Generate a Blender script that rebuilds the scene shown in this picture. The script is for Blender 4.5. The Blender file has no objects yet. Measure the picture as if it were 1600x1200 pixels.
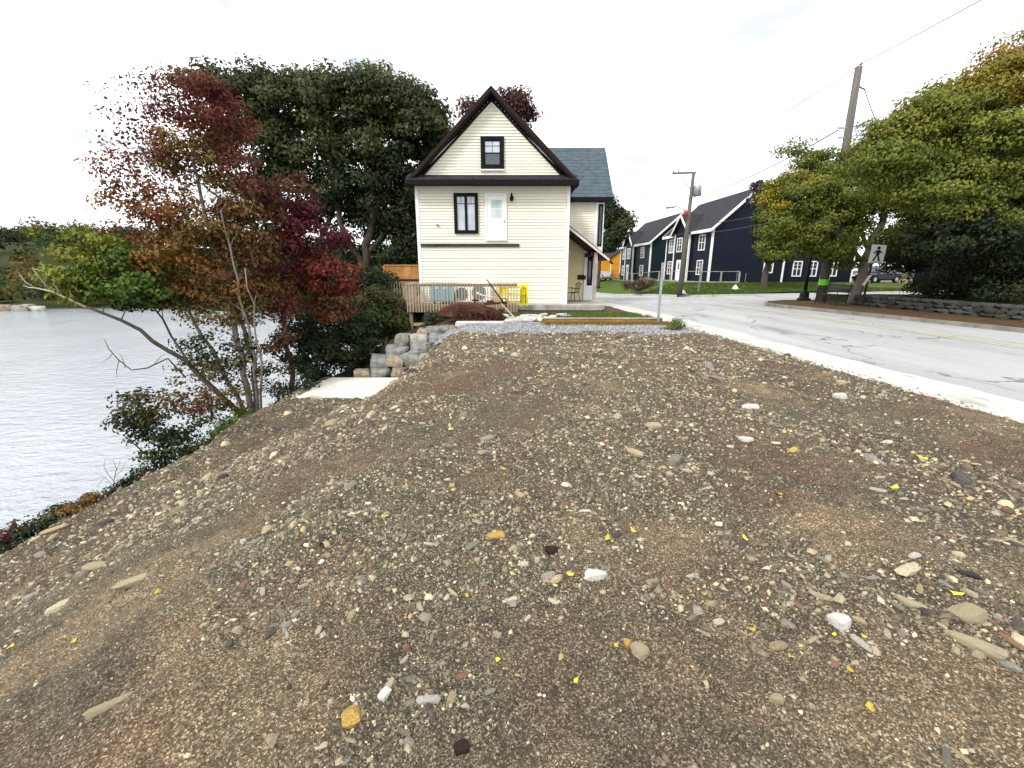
import bpy, math, random
import numpy as np
from mathutils import Vector, Matrix
rnd = random.Random(7)
R = math.radians
sc = bpy.context.scene
COL = sc.collection

# ------------------------------------------------------------------ camera, sky, sun, exposure
PITCH = R(14.67); FPX = 680.0; EYE = 1.6
cam_d = bpy.data.cameras.new('camera'); cam = bpy.data.objects.new('camera', cam_d); COL.objects.link(cam)
cam.location = (0, 0, EYE); cam.rotation_euler = (math.pi/2 - PITCH, 0, 0)
cam_d.sensor_width = 36; cam_d.lens = 36*FPX/1600; cam_d.clip_start = 0.05; cam_d.clip_end = 3000
sc.camera = cam
SUN_EL, SUN_AZ = R(44), R(222)      # azimuth measured clockwise from +Y
world = bpy.data.worlds.new('World'); sc.world = world; world.use_nodes = True
wn, wl = world.node_tree.nodes, world.node_tree.links
wn.clear()
w_out = wn.new('ShaderNodeOutputWorld'); w_bg = wn.new('ShaderNodeBackground'); w_bg.inputs['Strength'].default_value = 0.1
w_sky = wn.new('ShaderNodeTexSky'); w_sky.sky_type = 'NISHITA'; w_sky.sun_disc = False
w_sky.sun_elevation = SUN_EL; w_sky.sun_rotation = SUN_AZ; w_sky.air_density = 1.0; w_sky.dust_density = 2.0
w_tc = wn.new('ShaderNodeTexCoord'); w_mp = wn.new('ShaderNodeMapping'); w_mp.inputs['Scale'].default_value = (1.3, 1.3, 3.4)
w_mp.inputs['Location'].default_value = (0.35, 0.1, 0.2)
w_n1 = wn.new('ShaderNodeTexNoise'); w_n1.inputs['Scale'].default_value = 2.3; w_n1.inputs['Detail'].default_value = 6; w_n1.inputs['Roughness'].default_value = 0.55
w_r1 = wn.new('ShaderNodeValToRGB'); w_r1.color_ramp.elements[0].position = 0.33; w_r1.color_ramp.elements[1].position = 0.47
w_r1.color_ramp.elements[0].color = (0.45, 0.45, 0.45, 1)
w_r2 = wn.new('ShaderNodeValToRGB'); w_r2.color_ramp.elements[0].position = 0.30; w_r2.color_ramp.elements[1].position = 0.52
w_r2.color_ramp.elements[0].color = (4.7, 4.9, 5.2, 1); w_r2.color_ramp.elements[1].color = (10.6, 10.7, 10.8, 1)
w_n2 = wn.new('ShaderNodeTexNoise'); w_n2.inputs['Scale'].default_value = 4.0; w_n2.inputs['Detail'].default_value = 5
w_mix = wn.new('ShaderNodeMix'); w_mix.data_type = 'RGBA'
wl.new(w_tc.outputs['Generated'], w_mp.inputs['Vector']); wl.new(w_mp.outputs[0], w_n1.inputs['Vector']); wl.new(w_mp.outputs[0], w_n2.inputs['Vector'])
wl.new(w_n1.outputs['Fac'], w_r1.inputs['Fac']); wl.new(w_n2.outputs['Fac'], w_r2.inputs['Fac'])
wl.new(w_r1.outputs['Color'], w_mix.inputs['Factor']); wl.new(w_sky.outputs['Color'], w_mix.inputs['A']); wl.new(w_r2.outputs['Color'], w_mix.inputs['B'])
wl.new(w_mix.outputs['Result'], w_bg.inputs['Color']); wl.new(w_bg.outputs[0], w_out.inputs['Surface'])
sun_d = bpy.data.lights.new('sun', 'SUN'); sun = bpy.data.objects.new('sun', sun_d); COL.objects.link(sun)
sun_d.energy = 1.5; sun_d.angle = R(14); sun_d.color = (1.0, 0.96, 0.9)
_sd = Vector((math.sin(SUN_AZ)*math.cos(SUN_EL), math.cos(SUN_AZ)*math.cos(SUN_EL), math.sin(SUN_EL)))
sun.rotation_euler = _sd.to_track_quat('Z', 'Y').to_euler(); sun.location = _sd*60
sc.view_settings.view_transform = 'Standard'; sc.view_settings.look = 'None'; sc.view_settings.gamma = 1.0
sc.view_settings.use_curve_mapping = False; sc.view_settings.exposure = 1.0
sc.render.engine = 'CYCLES'; sc.cycles.max_bounces = 6; sc.cycles.diffuse_bounces = 3; sc.cycles.glossy_bounces = 2
sc.cycles.transmission_bounces = 4; sc.cycles.use_denoising = True
sc.cycles.caustics_reflective = False; sc.cycles.caustics_refractive = False

# ------------------------------------------------------------------ helpers
CP, SP = math.cos(PITCH), math.sin(PITCH)
def ray(u, v):
    a = (u-800)/FPX; d = (v-600)/FPX
    return a, CP-d*SP, -SP-d*CP
def at(u, v, Y):                     # a measured point of the photograph, placed at its real distance Y
    a, y, z = ray(u, v); t = Y/y
    return Vector((a*t, Y, EYE+z*t))
ORG = {}
def origin(o):
    while o is not None:
        if o.name in ORG: return ORG[o.name]
        o = o.parent
    return Vector((0, 0, 0))
def tag(o, label=None, cat=None, group=None, kind=None):
    if label: o['label'] = label
    if cat: o['category'] = cat
    if group: o['group'] = group
    if kind: o['kind'] = kind
    return o
def thing(name, label, cat, loc=(0, 0, 0), rz=0.0, group=None, world=True):
    o = bpy.data.objects.new(name, None); COL.objects.link(o)
    o.empty_display_size = 0.2; o.location = loc; o.rotation_euler = (0, 0, rz)
    ORG[o.name] = Vector(loc) if world else Vector((0, 0, 0))
    return tag(o, label, cat, group)
def link(name, me, mat=None, parent=None, loc=None, rot=None, scale=None):
    o = bpy.data.objects.new(name, me); COL.objects.link(o)
    if mat is not None and len(me.materials) == 0: me.materials.append(mat)
    if parent is not None: o.parent = parent
    if loc is not None: o.location = Vector(loc) - (origin(parent) if parent is not None else Vector((0, 0, 0)))
    if rot is not None: o.rotation_euler = rot
    if scale is not None: o.scale = scale
    return o
def dup(root, loc, rz=0.0, label=None, group=None):
    def rec(o, par):
        c = o.copy(); COL.objects.link(c); c.parent = par
        for ch in o.children: rec(ch, c)
        return c
    r = rec(root, None); r.location = loc; r.rotation_euler = (0, 0, rz)
    if label: r['label'] = label
    if group: r['group'] = group
    return r
class MB:
    def __init__(s): s.v = []; s.f = []
    def add(s, vs, fs):
        n = len(s.v); s.v += [tuple(p) for p in vs]; s.f += [tuple(i+n for i in f) for f in fs]; return s
    def box(s, a, b):
        (x0, y0, z0), (x1, y1, z1) = a, b
        return s.add([(x0,y0,z0),(x1,y0,z0),(x1,y1,z0),(x0,y1,z0),(x0,y0,z1),(x1,y0,z1),(x1,y1,z1),(x0,y1,z1)],
                     [(0,3,2,1),(4,5,6,7),(0,1,5,4),(1,2,6,5),(2,3,7,6),(3,0,4,7)])
    def cbox(s, c, sz, rot=None):
        hx, hy, hz = sz[0]/2, sz[1]/2, sz[2]/2
        ps = [Vector((x, y, z)) for z in (-hz, hz) for x, y in ((-hx,-hy),(hx,-hy),(hx,hy),(-hx,hy))]
        if rot is not None: ps = [rot @ p for p in ps]
        c = Vector(c)
        return s.add([p+c for p in ps], [(0,3,2,1),(4,5,6,7),(0,1,5,4),(1,2,6,5),(2,3,7,6),(3,0,4,7)])
    def bar(s, p, q, w, h, up=(0, 0, 1)):           # a square bar from p to q
        p, q = Vector(p), Vector(q); d = (q-p); L = d.length; d.normalize(); up = Vector(up)
        if abs(d.dot(up)) > .99: up = Vector((0, 1, 0))
        sx = d.cross(up).normalized(); sy = sx.cross(d)
        o = [(-w/2,-h/2),(w/2,-h/2),(w/2,h/2),(-w/2,h/2)]
        return s.add([p+sx*a+sy*b for a, b in o]+[q+sx*a+sy*b for a, b in o],
                     [(3,2,1,0),(4,5,6,7),(0,1,5,4),(1,2,6,5),(2,3,7,6),(3,0,4,7)])
    def prism(s, pts, axis, lo, hi):                # polygon in the other two axes, extruded
        n = len(pts); vs = []
        for e in (lo, hi):
            for a, b in pts: vs.append((e,a,b) if axis == 'x' else (a,e,b) if axis == 'y' else (a,b,e))
        return s.add(vs, [tuple(range(n))[::-1], tuple(range(n, 2*n))]+[(i,(i+1)%n,n+(i+1)%n,n+i) for i in range(n)])
    def tube(s, pts, r, n=6, cap=True):
        pts = [Vector(p) for p in pts]; m = len(pts)
        rs = list(r) if hasattr(r, '__len__') else [r]*m
        vs = []; ref = None
        for i, p in enumerate(pts):
            d = (pts[min(i+1,m-1)]-pts[max(i-1,0)])
            d = d.normalized() if d.length > 1e-9 else Vector((0,0,1))
            if ref is None: ref = d.orthogonal().normalized()
            a = (ref-d*ref.dot(d)); a = a.normalized() if a.length > 1e-6 else d.orthogonal().normalized()
            ref = a; b = d.cross(a)
            vs += [p+(a*math.cos(2*math.pi*k/n)+b*math.sin(2*math.pi*k/n))*rs[i] for k in range(n)]
        fs = [(i*n+k, i*n+(k+1)%n, (i+1)*n+(k+1)%n, (i+1)*n+k) for i in range(m-1) for k in range(n)]
        if cap: fs += [tuple(range(n))[::-1], tuple(range((m-1)*n, m*n))]
        return s.add(vs, fs)
    def lathe(s, prof, c, n=12):
        c = Vector(c); vs = []; m = len(prof)
        for r, z in prof: vs += [c+Vector((r*math.cos(2*math.pi*k/n), r*math.sin(2*math.pi*k/n), z)) for k in range(n)]
        fs = [(i*n+k, i*n+(k+1)%n, (i+1)*n+(k+1)%n, (i+1)*n+k) for i in range(m-1) for k in range(n)]
        fs += [tuple(range(n))[::-1], tuple(range((m-1)*n, m*n))]
        return s.add(vs, fs)
    def ring(s, c, ax, ro, ri, th, n=20):           # a flat ring about axis ax
        c = Vector(c); ax = Vector(ax).normalized(); a = ax.orthogonal().normalized(); b = ax.cross(a); vs = []
        for rr, h in ((ro,-th/2),(ro,th/2),(ri,th/2),(ri,-th/2)):
            vs += [c+ax*h+(a*math.cos(2*math.pi*k/n)+b*math.sin(2*math.pi*k/n))*rr for k in range(n)]
        return s.add(vs, [(j*n+k, j*n+(k+1)%n, ((j+1)%4)*n+(k+1)%n, ((j+1)%4)*n+k) for j in range(4) for k in range(n)])
    def mesh(s, name, off=Vector((0, 0, 0))):
        me = bpy.data.meshes.new(name); me.from_pydata([(p[0]-off[0], p[1]-off[1], p[2]-off[2]) for p in s.v], [], s.f); me.update(); return me
    def build(s, name, mat, parent=None, smooth=False, label=None, cat=None, group=None, kind=None, loc=None, bevel=0):
        off = origin(parent) if parent is not None else (Vector(loc) if loc is not None else Vector((0, 0, 0)))
        me = s.mesh(name, off); me.materials.append(mat)
        if smooth: me.polygons.foreach_set('use_smooth', [True]*len(me.polygons))
        o = bpy.data.objects.new(name, me); COL.objects.link(o)
        if parent is not None: o.parent = parent
        elif loc is not None: o.location = loc
        if bevel:
            b = o.modifiers.new('bevel', 'BEVEL'); b.width = bevel; b.segments = 1; b.limit_method = 'ANGLE'
        return tag(o, label, cat, group, kind)
def npmesh(name, V, F, mat, colors=None, smooth=False):   # numpy mesh; F an (n, k) index array
    me = bpy.data.meshes.new(name); n, k = F.shape
    me.vertices.add(len(V)); me.vertices.foreach_set('co', np.ascontiguousarray(V, np.float32).ravel())
    me.loops.add(n*k); me.loops.foreach_set('vertex_index', np.ascontiguousarray(F, np.int32).ravel())
    me.polygons.add(n); me.polygons.foreach_set('loop_start', np.arange(0, n*k, k, dtype=np.int32))
    if smooth: me.polygons.foreach_set('use_smooth', np.ones(n, dtype=bool))
    me.update(calc_edges=True)
    if colors is not None:
        at_ = me.attributes.new('col', 'FLOAT_COLOR', 'POINT')
        at_.data.foreach_set('color', np.ascontiguousarray(np.c_[colors, np.ones(len(colors))], np.float32).ravel())
    me.materials.append(mat); return me
# cheap value noise for shaping terrain and scattering
def _hash(ix, iy, seed):
    h = (ix.astype(np.int64)*374761393 + iy.astype(np.int64)*668265263 + seed*974634777) & 0xffffffff
    h = ((h ^ (h >> 13))*1274126177) & 0xffffffff
    return ((h ^ (h >> 16)) & 0xffff)/65535.0
def vnoise(x, y, seed=0):
    x = np.asarray(x, float); y = np.asarray(y, float)
    ix, iy = np.floor(x), np.floor(y); fx, fy = x-ix, y-iy
    fx = fx*fx*(3-2*fx); fy = fy*fy*(3-2*fy)
    a, b = _hash(ix, iy, seed), _hash(ix+1, iy, seed); c, d = _hash(ix, iy+1, seed), _hash(ix+1, iy+1, seed)
    return (a*(1-fx)+b*fx)*(1-fy)+(c*(1-fx)+d*fx)*fy
def fbm(x, y, o=4, seed=0):
    s = 0; a = 1; t = 0
    for i in range(o):
        s = s+a*vnoise(np.asarray(x)*2**i+i*17.3, np.asarray(y)*2**i-i*9.1, seed+i); t += a; a *= .5
    return s/t
def sstep(a, b, x):
    t = np.clip((np.asarray(x, float)-a)/(b-a), 0, 1); return t*t*(3-2*t)

# ------------------------------------------------------------------ materials
MATS = {}
class NT:
    def __init__(s, name):
        s.m = bpy.data.materials.new(name); s.m.use_nodes = True; MATS[name] = s.m
        s.n = s.m.node_tree.nodes; s.l = s.m.node_tree.links; s.b = s.n['Principled BSDF']; s.out = s.n['Material Output']
        s._tc = None
    def new(s, t, **kw):
        n = s.n.new(t)
        for k, v in kw.items():
            if k in n.inputs: n.inputs[k].default_value = v
            else: setattr(n, k, v)
        return n
    def co(s, kind='Object', scale=None, rot=None):
        if s._tc is None: s._tc = s.n.new('ShaderNodeTexCoord')
        o = s._tc.outputs[kind]
        if scale is not None or rot is not None:
            mp = s.n.new('ShaderNodeMapping')
            if scale is not None: mp.inputs['Scale'].default_value = scale
            if rot is not None: mp.inputs['Rotation'].default_value = rot
            s.l.new(o, mp.inputs['Vector']); o = mp.outputs[0]
        return o
    def noise(s, scale, detail=4, rough=.55, co=None):
        n = s.n.new('ShaderNodeTexNoise'); n.inputs['Scale'].default_value = scale; n.inputs['Detail'].default_value = detail; n.inputs['Roughness'].default_value = rough
        s.l.new(co if co is not None else s.co(), n.inputs['Vector']); return n.outputs['Fac']
    def vor(s, scale, feature='F1', out='Distance', co=None):
        n = s.n.new('ShaderNodeTexVoronoi'); n.feature = feature; n.inputs['Scale'].default_value = scale
        s.l.new(co if co is not None else s.co(), n.inputs['Vector']); return n.outputs[out]
    def ramp(s, fac, stops, interp='LINEAR'):
        n = s.n.new('ShaderNodeValToRGB'); cr = n.color_ramp; cr.interpolation = interp
        while len(cr.elements) < len(stops): cr.elements.new(.5)
        for e, (p, c) in zip(cr.elements, stops):
            e.position = p; e.color = (c, c, c, 1) if isinstance(c, (int, float)) else (*c, 1)
        s.l.new(fac, n.inputs['Fac']); return n.outputs['Color']
    def mix(s, fac, a, b, blend='MIX'):
        n = s.n.new('ShaderNodeMix'); n.data_type = 'RGBA'; n.blend_type = blend
        for sock, val in (('Factor', fac), ('A', a), ('B', b)):
            if isinstance(val, (int, float)): n.inputs[sock].default_value = val if sock == 'Factor' else (val, val, val, 1)
            elif isinstance(val, tuple): n.inputs[sock].default_value = (*val, 1)
            else: s.l.new(val, n.inputs[sock])
        return n.outputs['Result']
    def bump(s, h, strength=.5, dist=.02, prev=None):
        n = s.n.new('ShaderNodeBump'); n.inputs['Strength'].default_value = strength; n.inputs['Distance'].default_value = dist
        s.l.new(h, n.inputs['Height'])
        if prev is not None: s.l.new(prev, n.inputs['Normal'])
        return n.outputs['Normal']
    def fin(s, color=None, rough=.7, normal=None, metal=0, spec=.3):
        if isinstance(color, tuple): s.b.inputs['Base Color'].default_value = (*color, 1)
        elif color is not None: s.l.new(color, s.b.inputs['Base Color'])
        if isinstance(rough, (int, float)): s.b.inputs['Roughness'].default_value = rough
        else: s.l.new(rough, s.b.inputs['Roughness'])
        s.b.inputs['Metallic'].default_value = metal; s.b.inputs['Specular IOR Level'].default_value = spec
        if normal is not None: s.l.new(normal, s.b.inputs['Normal'])
        return s.m
def simple(name, c, rough=.7, var=.25, scale=3.0, metal=0, spec=.3, bump=0, bscale=40, stretch=None, rndv=0):
    t = NT(name); co = t.co('Object', scale=stretch) if stretch else t.co()
    lo = tuple(max(0, x*(1-var)) for x in c); hi = tuple(min(1, x*(1+var)) for x in c)
    col = t.ramp(t.noise(scale, 5, .6, co), [(.3, lo), (.7, hi)])
    if rndv:
        oi = t.n.new('ShaderNodeObjectInfo'); f = t.ramp(oi.outputs['Random'], [(0, 1-rndv), (1, 1+rndv)])
        col = t.mix(1.0, col, f, 'MULTIPLY')
    nb = t.bump(t.noise(bscale, 4, .6, co), bump, .01) if bump else None
    return t.fin(col, rough, nb, metal, spec)
def leaf_mat(name, trans=.3):
    t = NT(name); a = t.n.new('ShaderNodeAttribute'); a.attribute_name = 'col'
    t.fin(a.outputs['Color'], .55, None, 0, .25)
    tr = t.n.new('ShaderNodeBsdfTranslucent'); t.l.new(a.outputs['Color'], tr.inputs['Color'])
    mx = t.n.new('ShaderNodeMixShader'); mx.inputs[0].default_value = trans
    t.l.new(t.b.outputs[0], mx.inputs[1]); t.l.new(tr.outputs[0], mx.inputs[2]); t.l.new(mx.outputs[0], t.out.inputs['Surface'])
    return t.m
M_LEAF = leaf_mat('leaf')
def _attr_mat(name, bscale, bstr):
    t = NT(name); a = t.n.new('ShaderNodeAttribute'); a.attribute_name = 'col'
    v = t.ramp(t.noise(60, 4, .65), [(.3, .7), (.7, 1.3)])
    return t.fin(t.mix(1.0, a.outputs['Color'], v, 'MULTIPLY'), .85, t.bump(t.noise(bscale, 3, .6), bstr, .003), 0, .2)
M_PEBBLE = _attr_mat('pebble', 120, .4)
M_CREAM = simple('cream_paint', (.77, .738, .61), .55, .14, .8, bump=.08, bscale=60, rndv=.05)
M_CREAM2 = simple('porch_cream_paint', (.72, .64, .38), .55, .05, 2)
M_WHITE = simple('white_paint', (.80, .80, .78), .5, .04, 3)
M_BLACKTRIM = simple('black_trim_paint', (.008, .008, .009), .6, .2, 5, spec=.08)
M_BROWNTRIM = simple('dark_brown_trim', (.022, .014, .012), .65, .25, 4, spec=.08)
M_SOFFIT = simple('brown_soffit', (.032, .016, .014), .65, .2, 3, spec=.1)
M_GREYWOOD = simple('weathered_wood', (.37, .295, .205), .85, .3, 2.5, bump=.3, bscale=60, stretch=(6, 1, 6), rndv=.12)
M_DECKWOOD = simple('tan_deck_wood', (.27, .19, .12), .8, .25, 3, bump=.2, bscale=50, rndv=.18)
M_CEDAR = simple('cedar_boards', (.33, .16, .045), .75, .3, 3, bump=.2, bscale=50, rndv=.2)
M_OLDPLANK = simple('old_grey_plank', (.33, .31, .28), .9, .35, 2, bump=.4, bscale=30, rndv=.1)
M_DARKBEAM = simple('dark_beam', (.035, .04, .035), .8, .5, 2)
M_BLUEPL = simple('pale_blue_paint', (.16, .36, .44), .5, .12, 4, rndv=.1)
M_YELLOW = simple('yellow_paint', (.78, .66, .02), .5, .08, 4)
M_CHAIR = simple('black_iron', (.012, .011, .011), .5, .2, 10)
M_GREYMETAL = simple('galvanised_steel', (.34, .35, .36), .45, .15, 8, metal=.6)
M_POLE = simple('pole_wood', (.115, .105, .09), .9, .3, 1.5, bump=.4, bscale=20, stretch=(5, 5, .4))
M_CONC = simple('pale_concrete', (.60, .59, .55), .85, .16, 2.2, bump=.25, bscale=25)
M_NAVY = None
M_BARK = simple('bark', (.07, .055, .042), .9, .4, 4, bump=.7, bscale=14, stretch=(3, 3, .6))
M_PALEBARK = simple('pale_bark', (.20, .17, .14), .9, .35, 5, bump=.5, bscale=18, stretch=(3, 3, .6))
M_DEAD = simple('dead_wood', (.38, .33, .26), .9, .25, 5)
M_WIRE = simple('wire', (.05, .05, .05), .6, .1, 5)
M_RED = simple('red_plastic', (.32, .05, .035), .5, .1, 5)
M_TYRE = simple('tyre_rubber', (.012, .012, .012), .8, .1, 9)
M_CHROME = simple('bright_metal', (.6, .6, .6), .25, .05, 5, metal=.9)
def _glass(name, c, rough=.06):
    t = NT(name); return t.fin(t.ramp(t.noise(1.5, 2), [(.3, tuple(x*.7 for x in c)), (.7, tuple(x*1.2 for x in c))]), rough, None, 0, .8)
M_GLASS = _glass('window_glass', (.03, .04, .055)); M_GLASSP = _glass('curtained_glass', (.42, .45, .52), .12)
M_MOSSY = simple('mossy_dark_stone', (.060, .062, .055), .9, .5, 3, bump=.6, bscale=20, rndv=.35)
M_KERB = simple('dirty_kerb', (.20, .185, .16), .9, .35, 2.5, bump=.3, bscale=20)
M_GLASSD = _glass('dark_glass', (.012, .014, .016))
def _dirt():
    t = NT('dirt')
    n1 = t.noise(.55, 5, .6); n2 = t.noise(1.7, 6, .62); n3 = t.noise(9, 6, .7); fine = t.noise(260, 4, .75)
    base = t.ramp(n1, [(.30, (.080, .070, .047)), (.46, (.112, .094, .063)), (.55, (.110, .078, .052)), (.70, (.084, .072, .049))])
    red = t.ramp(n2, [(.52, 0), (.64, .9)]); base = t.mix(red, base, (.140, .080, .053))
    sand = t.ramp(t.noise(1.15, 5, .65, t.co('Object', (1.0, 1.0, 1.0), (0, 0, 1.1))), [(.55, 0), (.68, .9)]); base = t.mix(sand, base, (.28, .205, .118))
    dark = t.ramp(t.noise(2.6, 5, .6, t.co('Object', (1, 1, 1), (0, 0, 2.2))), [(.54, 0), (.66, .8)]); base = t.mix(dark, base, (.055, .049, .041))
    at_ = t.n.new('ShaderNodeAttribute'); at_.attribute_name = 'col'; base = t.mix(.55, base, at_.outputs['Color'])
    v1 = t.vor(150, 'F1', 'Color'); bw = t.n.new('ShaderNodeSeparateColor'); t.l.new(v1, bw.inputs[0])
    cell = t.ramp(bw.outputs[0], [(0, .3), (.5, .75), (.8, 1.35), (1, 3.2)])
    base = t.mix(.85, base, cell, 'MULTIPLY')
    base = t.mix(1.0, base, t.ramp(fine, [(.25, .45), (.5, .95), (.75, 1.7)]), 'MULTIPLY')
    base = t.mix(1.0, base, t.ramp(n3, [(.3, .7), (.7, 1.25)]), 'MULTIPLY')
    nb = t.bump(t.vor(150), .7, .006); nb = t.bump(fine, .6, .006, nb); nb = t.bump(n3, .5, .04, nb)
    return t.fin(base, .92, nb, 0, .15)
M_DIRT = _dirt()
def _gravel():
    t = NT('grey_gravel'); v = t.n.new('ShaderNodeSeparateColor'); t.l.new(t.vor(32, 'F1', 'Color'), v.inputs[0])
    c = t.ramp(v.outputs[0], [(0, (.09, .09, .10)), (.5, (.24, .24, .26)), (1, (.45, .45, .47))])
    c = t.mix(t.ramp(t.noise(1.3, 4), [(.45, 0), (.65, .6)]), c, (.16, .15, .11))
    return t.fin(c, .9, t.bump(t.vor(32), .8, .02), 0, .2)
M_GRAVEL = _gravel()
def _asphalt():
    t = NT('worn_asphalt')
    c = t.ramp(t.noise(.5, 6, .6, t.co('Object', (2.2, .35, 1), (0, 0, .06))), [(.3, (.29, .29, .288)), (.7, (.40, .40, .396))])
    c = t.mix(1.0, c, t.ramp(t.noise(90, 3, .7), [(.25, .5), (.75, 1.45)]), 'MULTIPLY')
    wob = t.n.new('ShaderNodeVectorMath'); wob.operation = 'ADD'; ns = t.n.new('ShaderNodeTexNoise'); ns.inputs['Scale'].default_value = 1.6; ns.inputs['Detail'].default_value = 5
    t.l.new(t.co(), ns.inputs['Vector']); sc_ = t.n.new('ShaderNodeVectorMath'); sc_.operation = 'SCALE'; sc_.inputs['Scale'].default_value = .9
    t.l.new(ns.outputs['Color'], sc_.inputs[0]); t.l.new(t.co('Object', (1, .45, 1)), wob.inputs[0]); t.l.new(sc_.outputs[0], wob.inputs[1])
    cr = t.vor(.42, 'DISTANCE_TO_EDGE', 'Distance', wob.outputs[0]); cm = t.ramp(cr, [(0, 1), (.006, .75), (.014, 0)])
    pm = t.ramp(t.noise(.5, 3), [(.47, 0), (.55, 1)]); cm2 = t.mix(1.0, cm, pm, 'MULTIPLY')
    c = t.mix(cm2, c, (.13, .13, .13))
    st = t.ramp(t.noise(.9, 5, .65, t.co('Object', (1.3, .25, 1), (0, 0, .06))), [(.60, 0), (.72, .55)]); c = t.mix(st, c, (.09, .09, .092))
    return t.fin(c, .85, t.bump(t.noise(90, 3, .7), .35, .008), 0, .25)
M_ASPH = _asphalt()
def _walk():
    t = NT('sidewalk_concrete')
    c = t.ramp(t.noise(.9, 6, .6), [(.3, (.40, .39, .36)), (.7, (.56, .55, .51))])
    c = t.mix(t.ramp(t.noise(2.4, 6, .7, t.co('Object', (1.2, .5, 1))), [(.55, 0), (.68, .75)]), c, (.25, .24, .20))
    c = t.mix(1.0, c, t.ramp(t.noise(70, 3, .7), [(.25, .78), (.75, 1.15)]), 'MULTIPLY')
    return t.fin(c, .85, t.bump(t.noise(60, 4, .7), .3, .006), 0, .2)
M_WALK = _walk()
def _ypaint(name, c, lo, hi):
    t = NT(name); f = t.ramp(t.noise(14, 6, .75), [(lo, 0), (hi, 1)])
    return t.fin(t.mix(f, (.27, .275, .285), c), .8, None, 0, .2)
M_YLINE = _ypaint('yellow_road_paint', (.62, .60, .30), .40, .66); M_WLINE = _ypaint('white_road_paint', (.62, .62, .6), .42, .60)
def _grass(name, a, b, d):
    t = NT(name); c = t.ramp(t.noise(1.1, 6, .65), [(.3, a), (.55, b), (.75, d)])
    c = t.mix(1.0, c, t.ramp(t.noise(45, 4, .75), [(.25, .45), (.75, 1.5)]), 'MULTIPLY')
    return t.fin(c, .9, t.bump(t.noise(45, 4, .75), .8, .05), 0, .1)
M_LAWN = _grass('lawn_grass', (.045, .075, .012), (.075, .115, .016), (.11, .12, .03))
M_SOIL = _grass('bank_soil', (.03, .028, .014), (.04, .05, .016), (.06, .045, .025))
M_VERGE = _grass('leaf_litter_verge', (.075, .045, .025), (.115, .07, .035), (.085, .075, .03))
def _water():
    t = NT('lake_water'); co = t.co('Object', (1, 1, 1), (0, 0, .5))
    n1 = t.noise(1.1, 4, .6, t.co('Object', (.9, 1.7, 1), (0, 0, .75))); n2 = t.noise(.12, 4, .6)
    c = t.ramp(n2, [(.3, (.23, .255, .285)), (.7, (.30, .325, .355))])
    t.b.inputs['IOR'].default_value = 2.6
    return t.fin(c, .16, t.bump(n1, .6, .25, t.bump(t.noise(4.0, 3, .6, t.co('Object', (.8, 1.8, 1), (0, 0, .5))), .35, .06)), 0, .5)
M_WATER = _water()
def _stone(name, pal, scale=2.2):
    t = NT(name); oi = t.n.new('ShaderNodeObjectInfo')
    c = t.ramp(oi.outputs['Random'], [(i/len(pal), p) for i, p in enumerate(pal)], 'CONSTANT')
    c = t.mix(1.0, c, t.ramp(t.noise(scale, 6, .7), [(.28, .4), (.5, 1.0), (.72, 1.7)]), 'MULTIPLY')
    c = t.mix(t.ramp(t.noise(scale*1.7, 5, .7, t.co('Object', (1, 1, 1), (1, 2, .5))), [(.56, 0), (.72, .55)]), c, (.34, .29, .2))
    return t.fin(c, .88, t.bump(t.noise(scale*6, 5, .7), .9, .06/scale), 0, .2)
M_BOULDER = _stone('boulder', [(.23, .23, .208), (.29, .285, .245), (.33, .27, .19), (.215, .215, .21), (.36, .35, .30), (.27, .21, .16)], 3.0)
M_ROCK = _stone('loose_stone', [(.16, .14, .12), (.30, .27, .20), (.22, .20, .18), (.38, .33, .21), (.13, .12, .12), (.42, .39, .32), (.26, .17, .12), (.33, .30, .25)], 9)
M_WROCK = simple('white_quartz', (.50, .48, .43), .75, .4, 16, bump=.4, bscale=40)
M_YROCK = simple('yellow_ochre_stone', (.36, .23, .06), .75, .5, 12, bump=.5, bscale=40)
M_CROCK = simple('buff_layered_stone', (.40, .335, .215), .8, .35, 9, bump=.8, bscale=30, stretch=(1, 6, 6))
M_YLEAF = simple('yellow_leaf', (.48, .37, .04), .5, .4, 30, rndv=.3)
def _rust():
    t = NT('rusty_iron'); c = t.ramp(t.noise(4, 7, .7), [(.3, (.022, .010, .009)), (.5, (.060, .021, .014)), (.72, (.13, .05, .025))])
    return t.fin(c, .85, t.bump(t.noise(30, 5, .7), .5, .01), .1, .25)
M_RUST = _rust()
def _shingle(name, a, b):
    t = NT(name); v = t.n.new('ShaderNodeSeparateColor'); t.l.new(t.vor(5, 'F1', 'Color', t.co('Object', (1, 1, 2.2))), v.inputs[0])
    c = t.ramp(v.outputs[0], [(0, a), (1, b)]); c = t.mix(1.0, c, t.ramp(t.noise(60, 3, .7), [(.3, .7), (.7, 1.3)]), 'MULTIPLY')
    return t.fin(c, .9, t.bump(t.noise(60, 3), .3, .01), 0, .15)
M_SHINGLE = _shingle('slate_blue_shingle', (.055, .075, .09), (.085, .11, .13)); M_DSHINGLE = _shingle('charcoal_shingle', (.022, .020, .026), (.042, .038, .048))
def _lap(name, c):
    t = NT(name); w = t.n.new('ShaderNodeTexWave'); w.wave_type = 'BANDS'; w.bands_direction = 'Z'; w.wave_profile = 'SAW'; w.inputs['Scale'].default_value = 2.1
    t.l.new(t.co(), w.inputs['Vector'])
    col = t.ramp(t.noise(.8, 4), [(.3, tuple(x*.85 for x in c)), (.7, tuple(x*1.15 for x in c))])
    return t.fin(col, .6, t.bump(w.outputs['Fac'], .7, .03), 0, .25)
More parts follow.
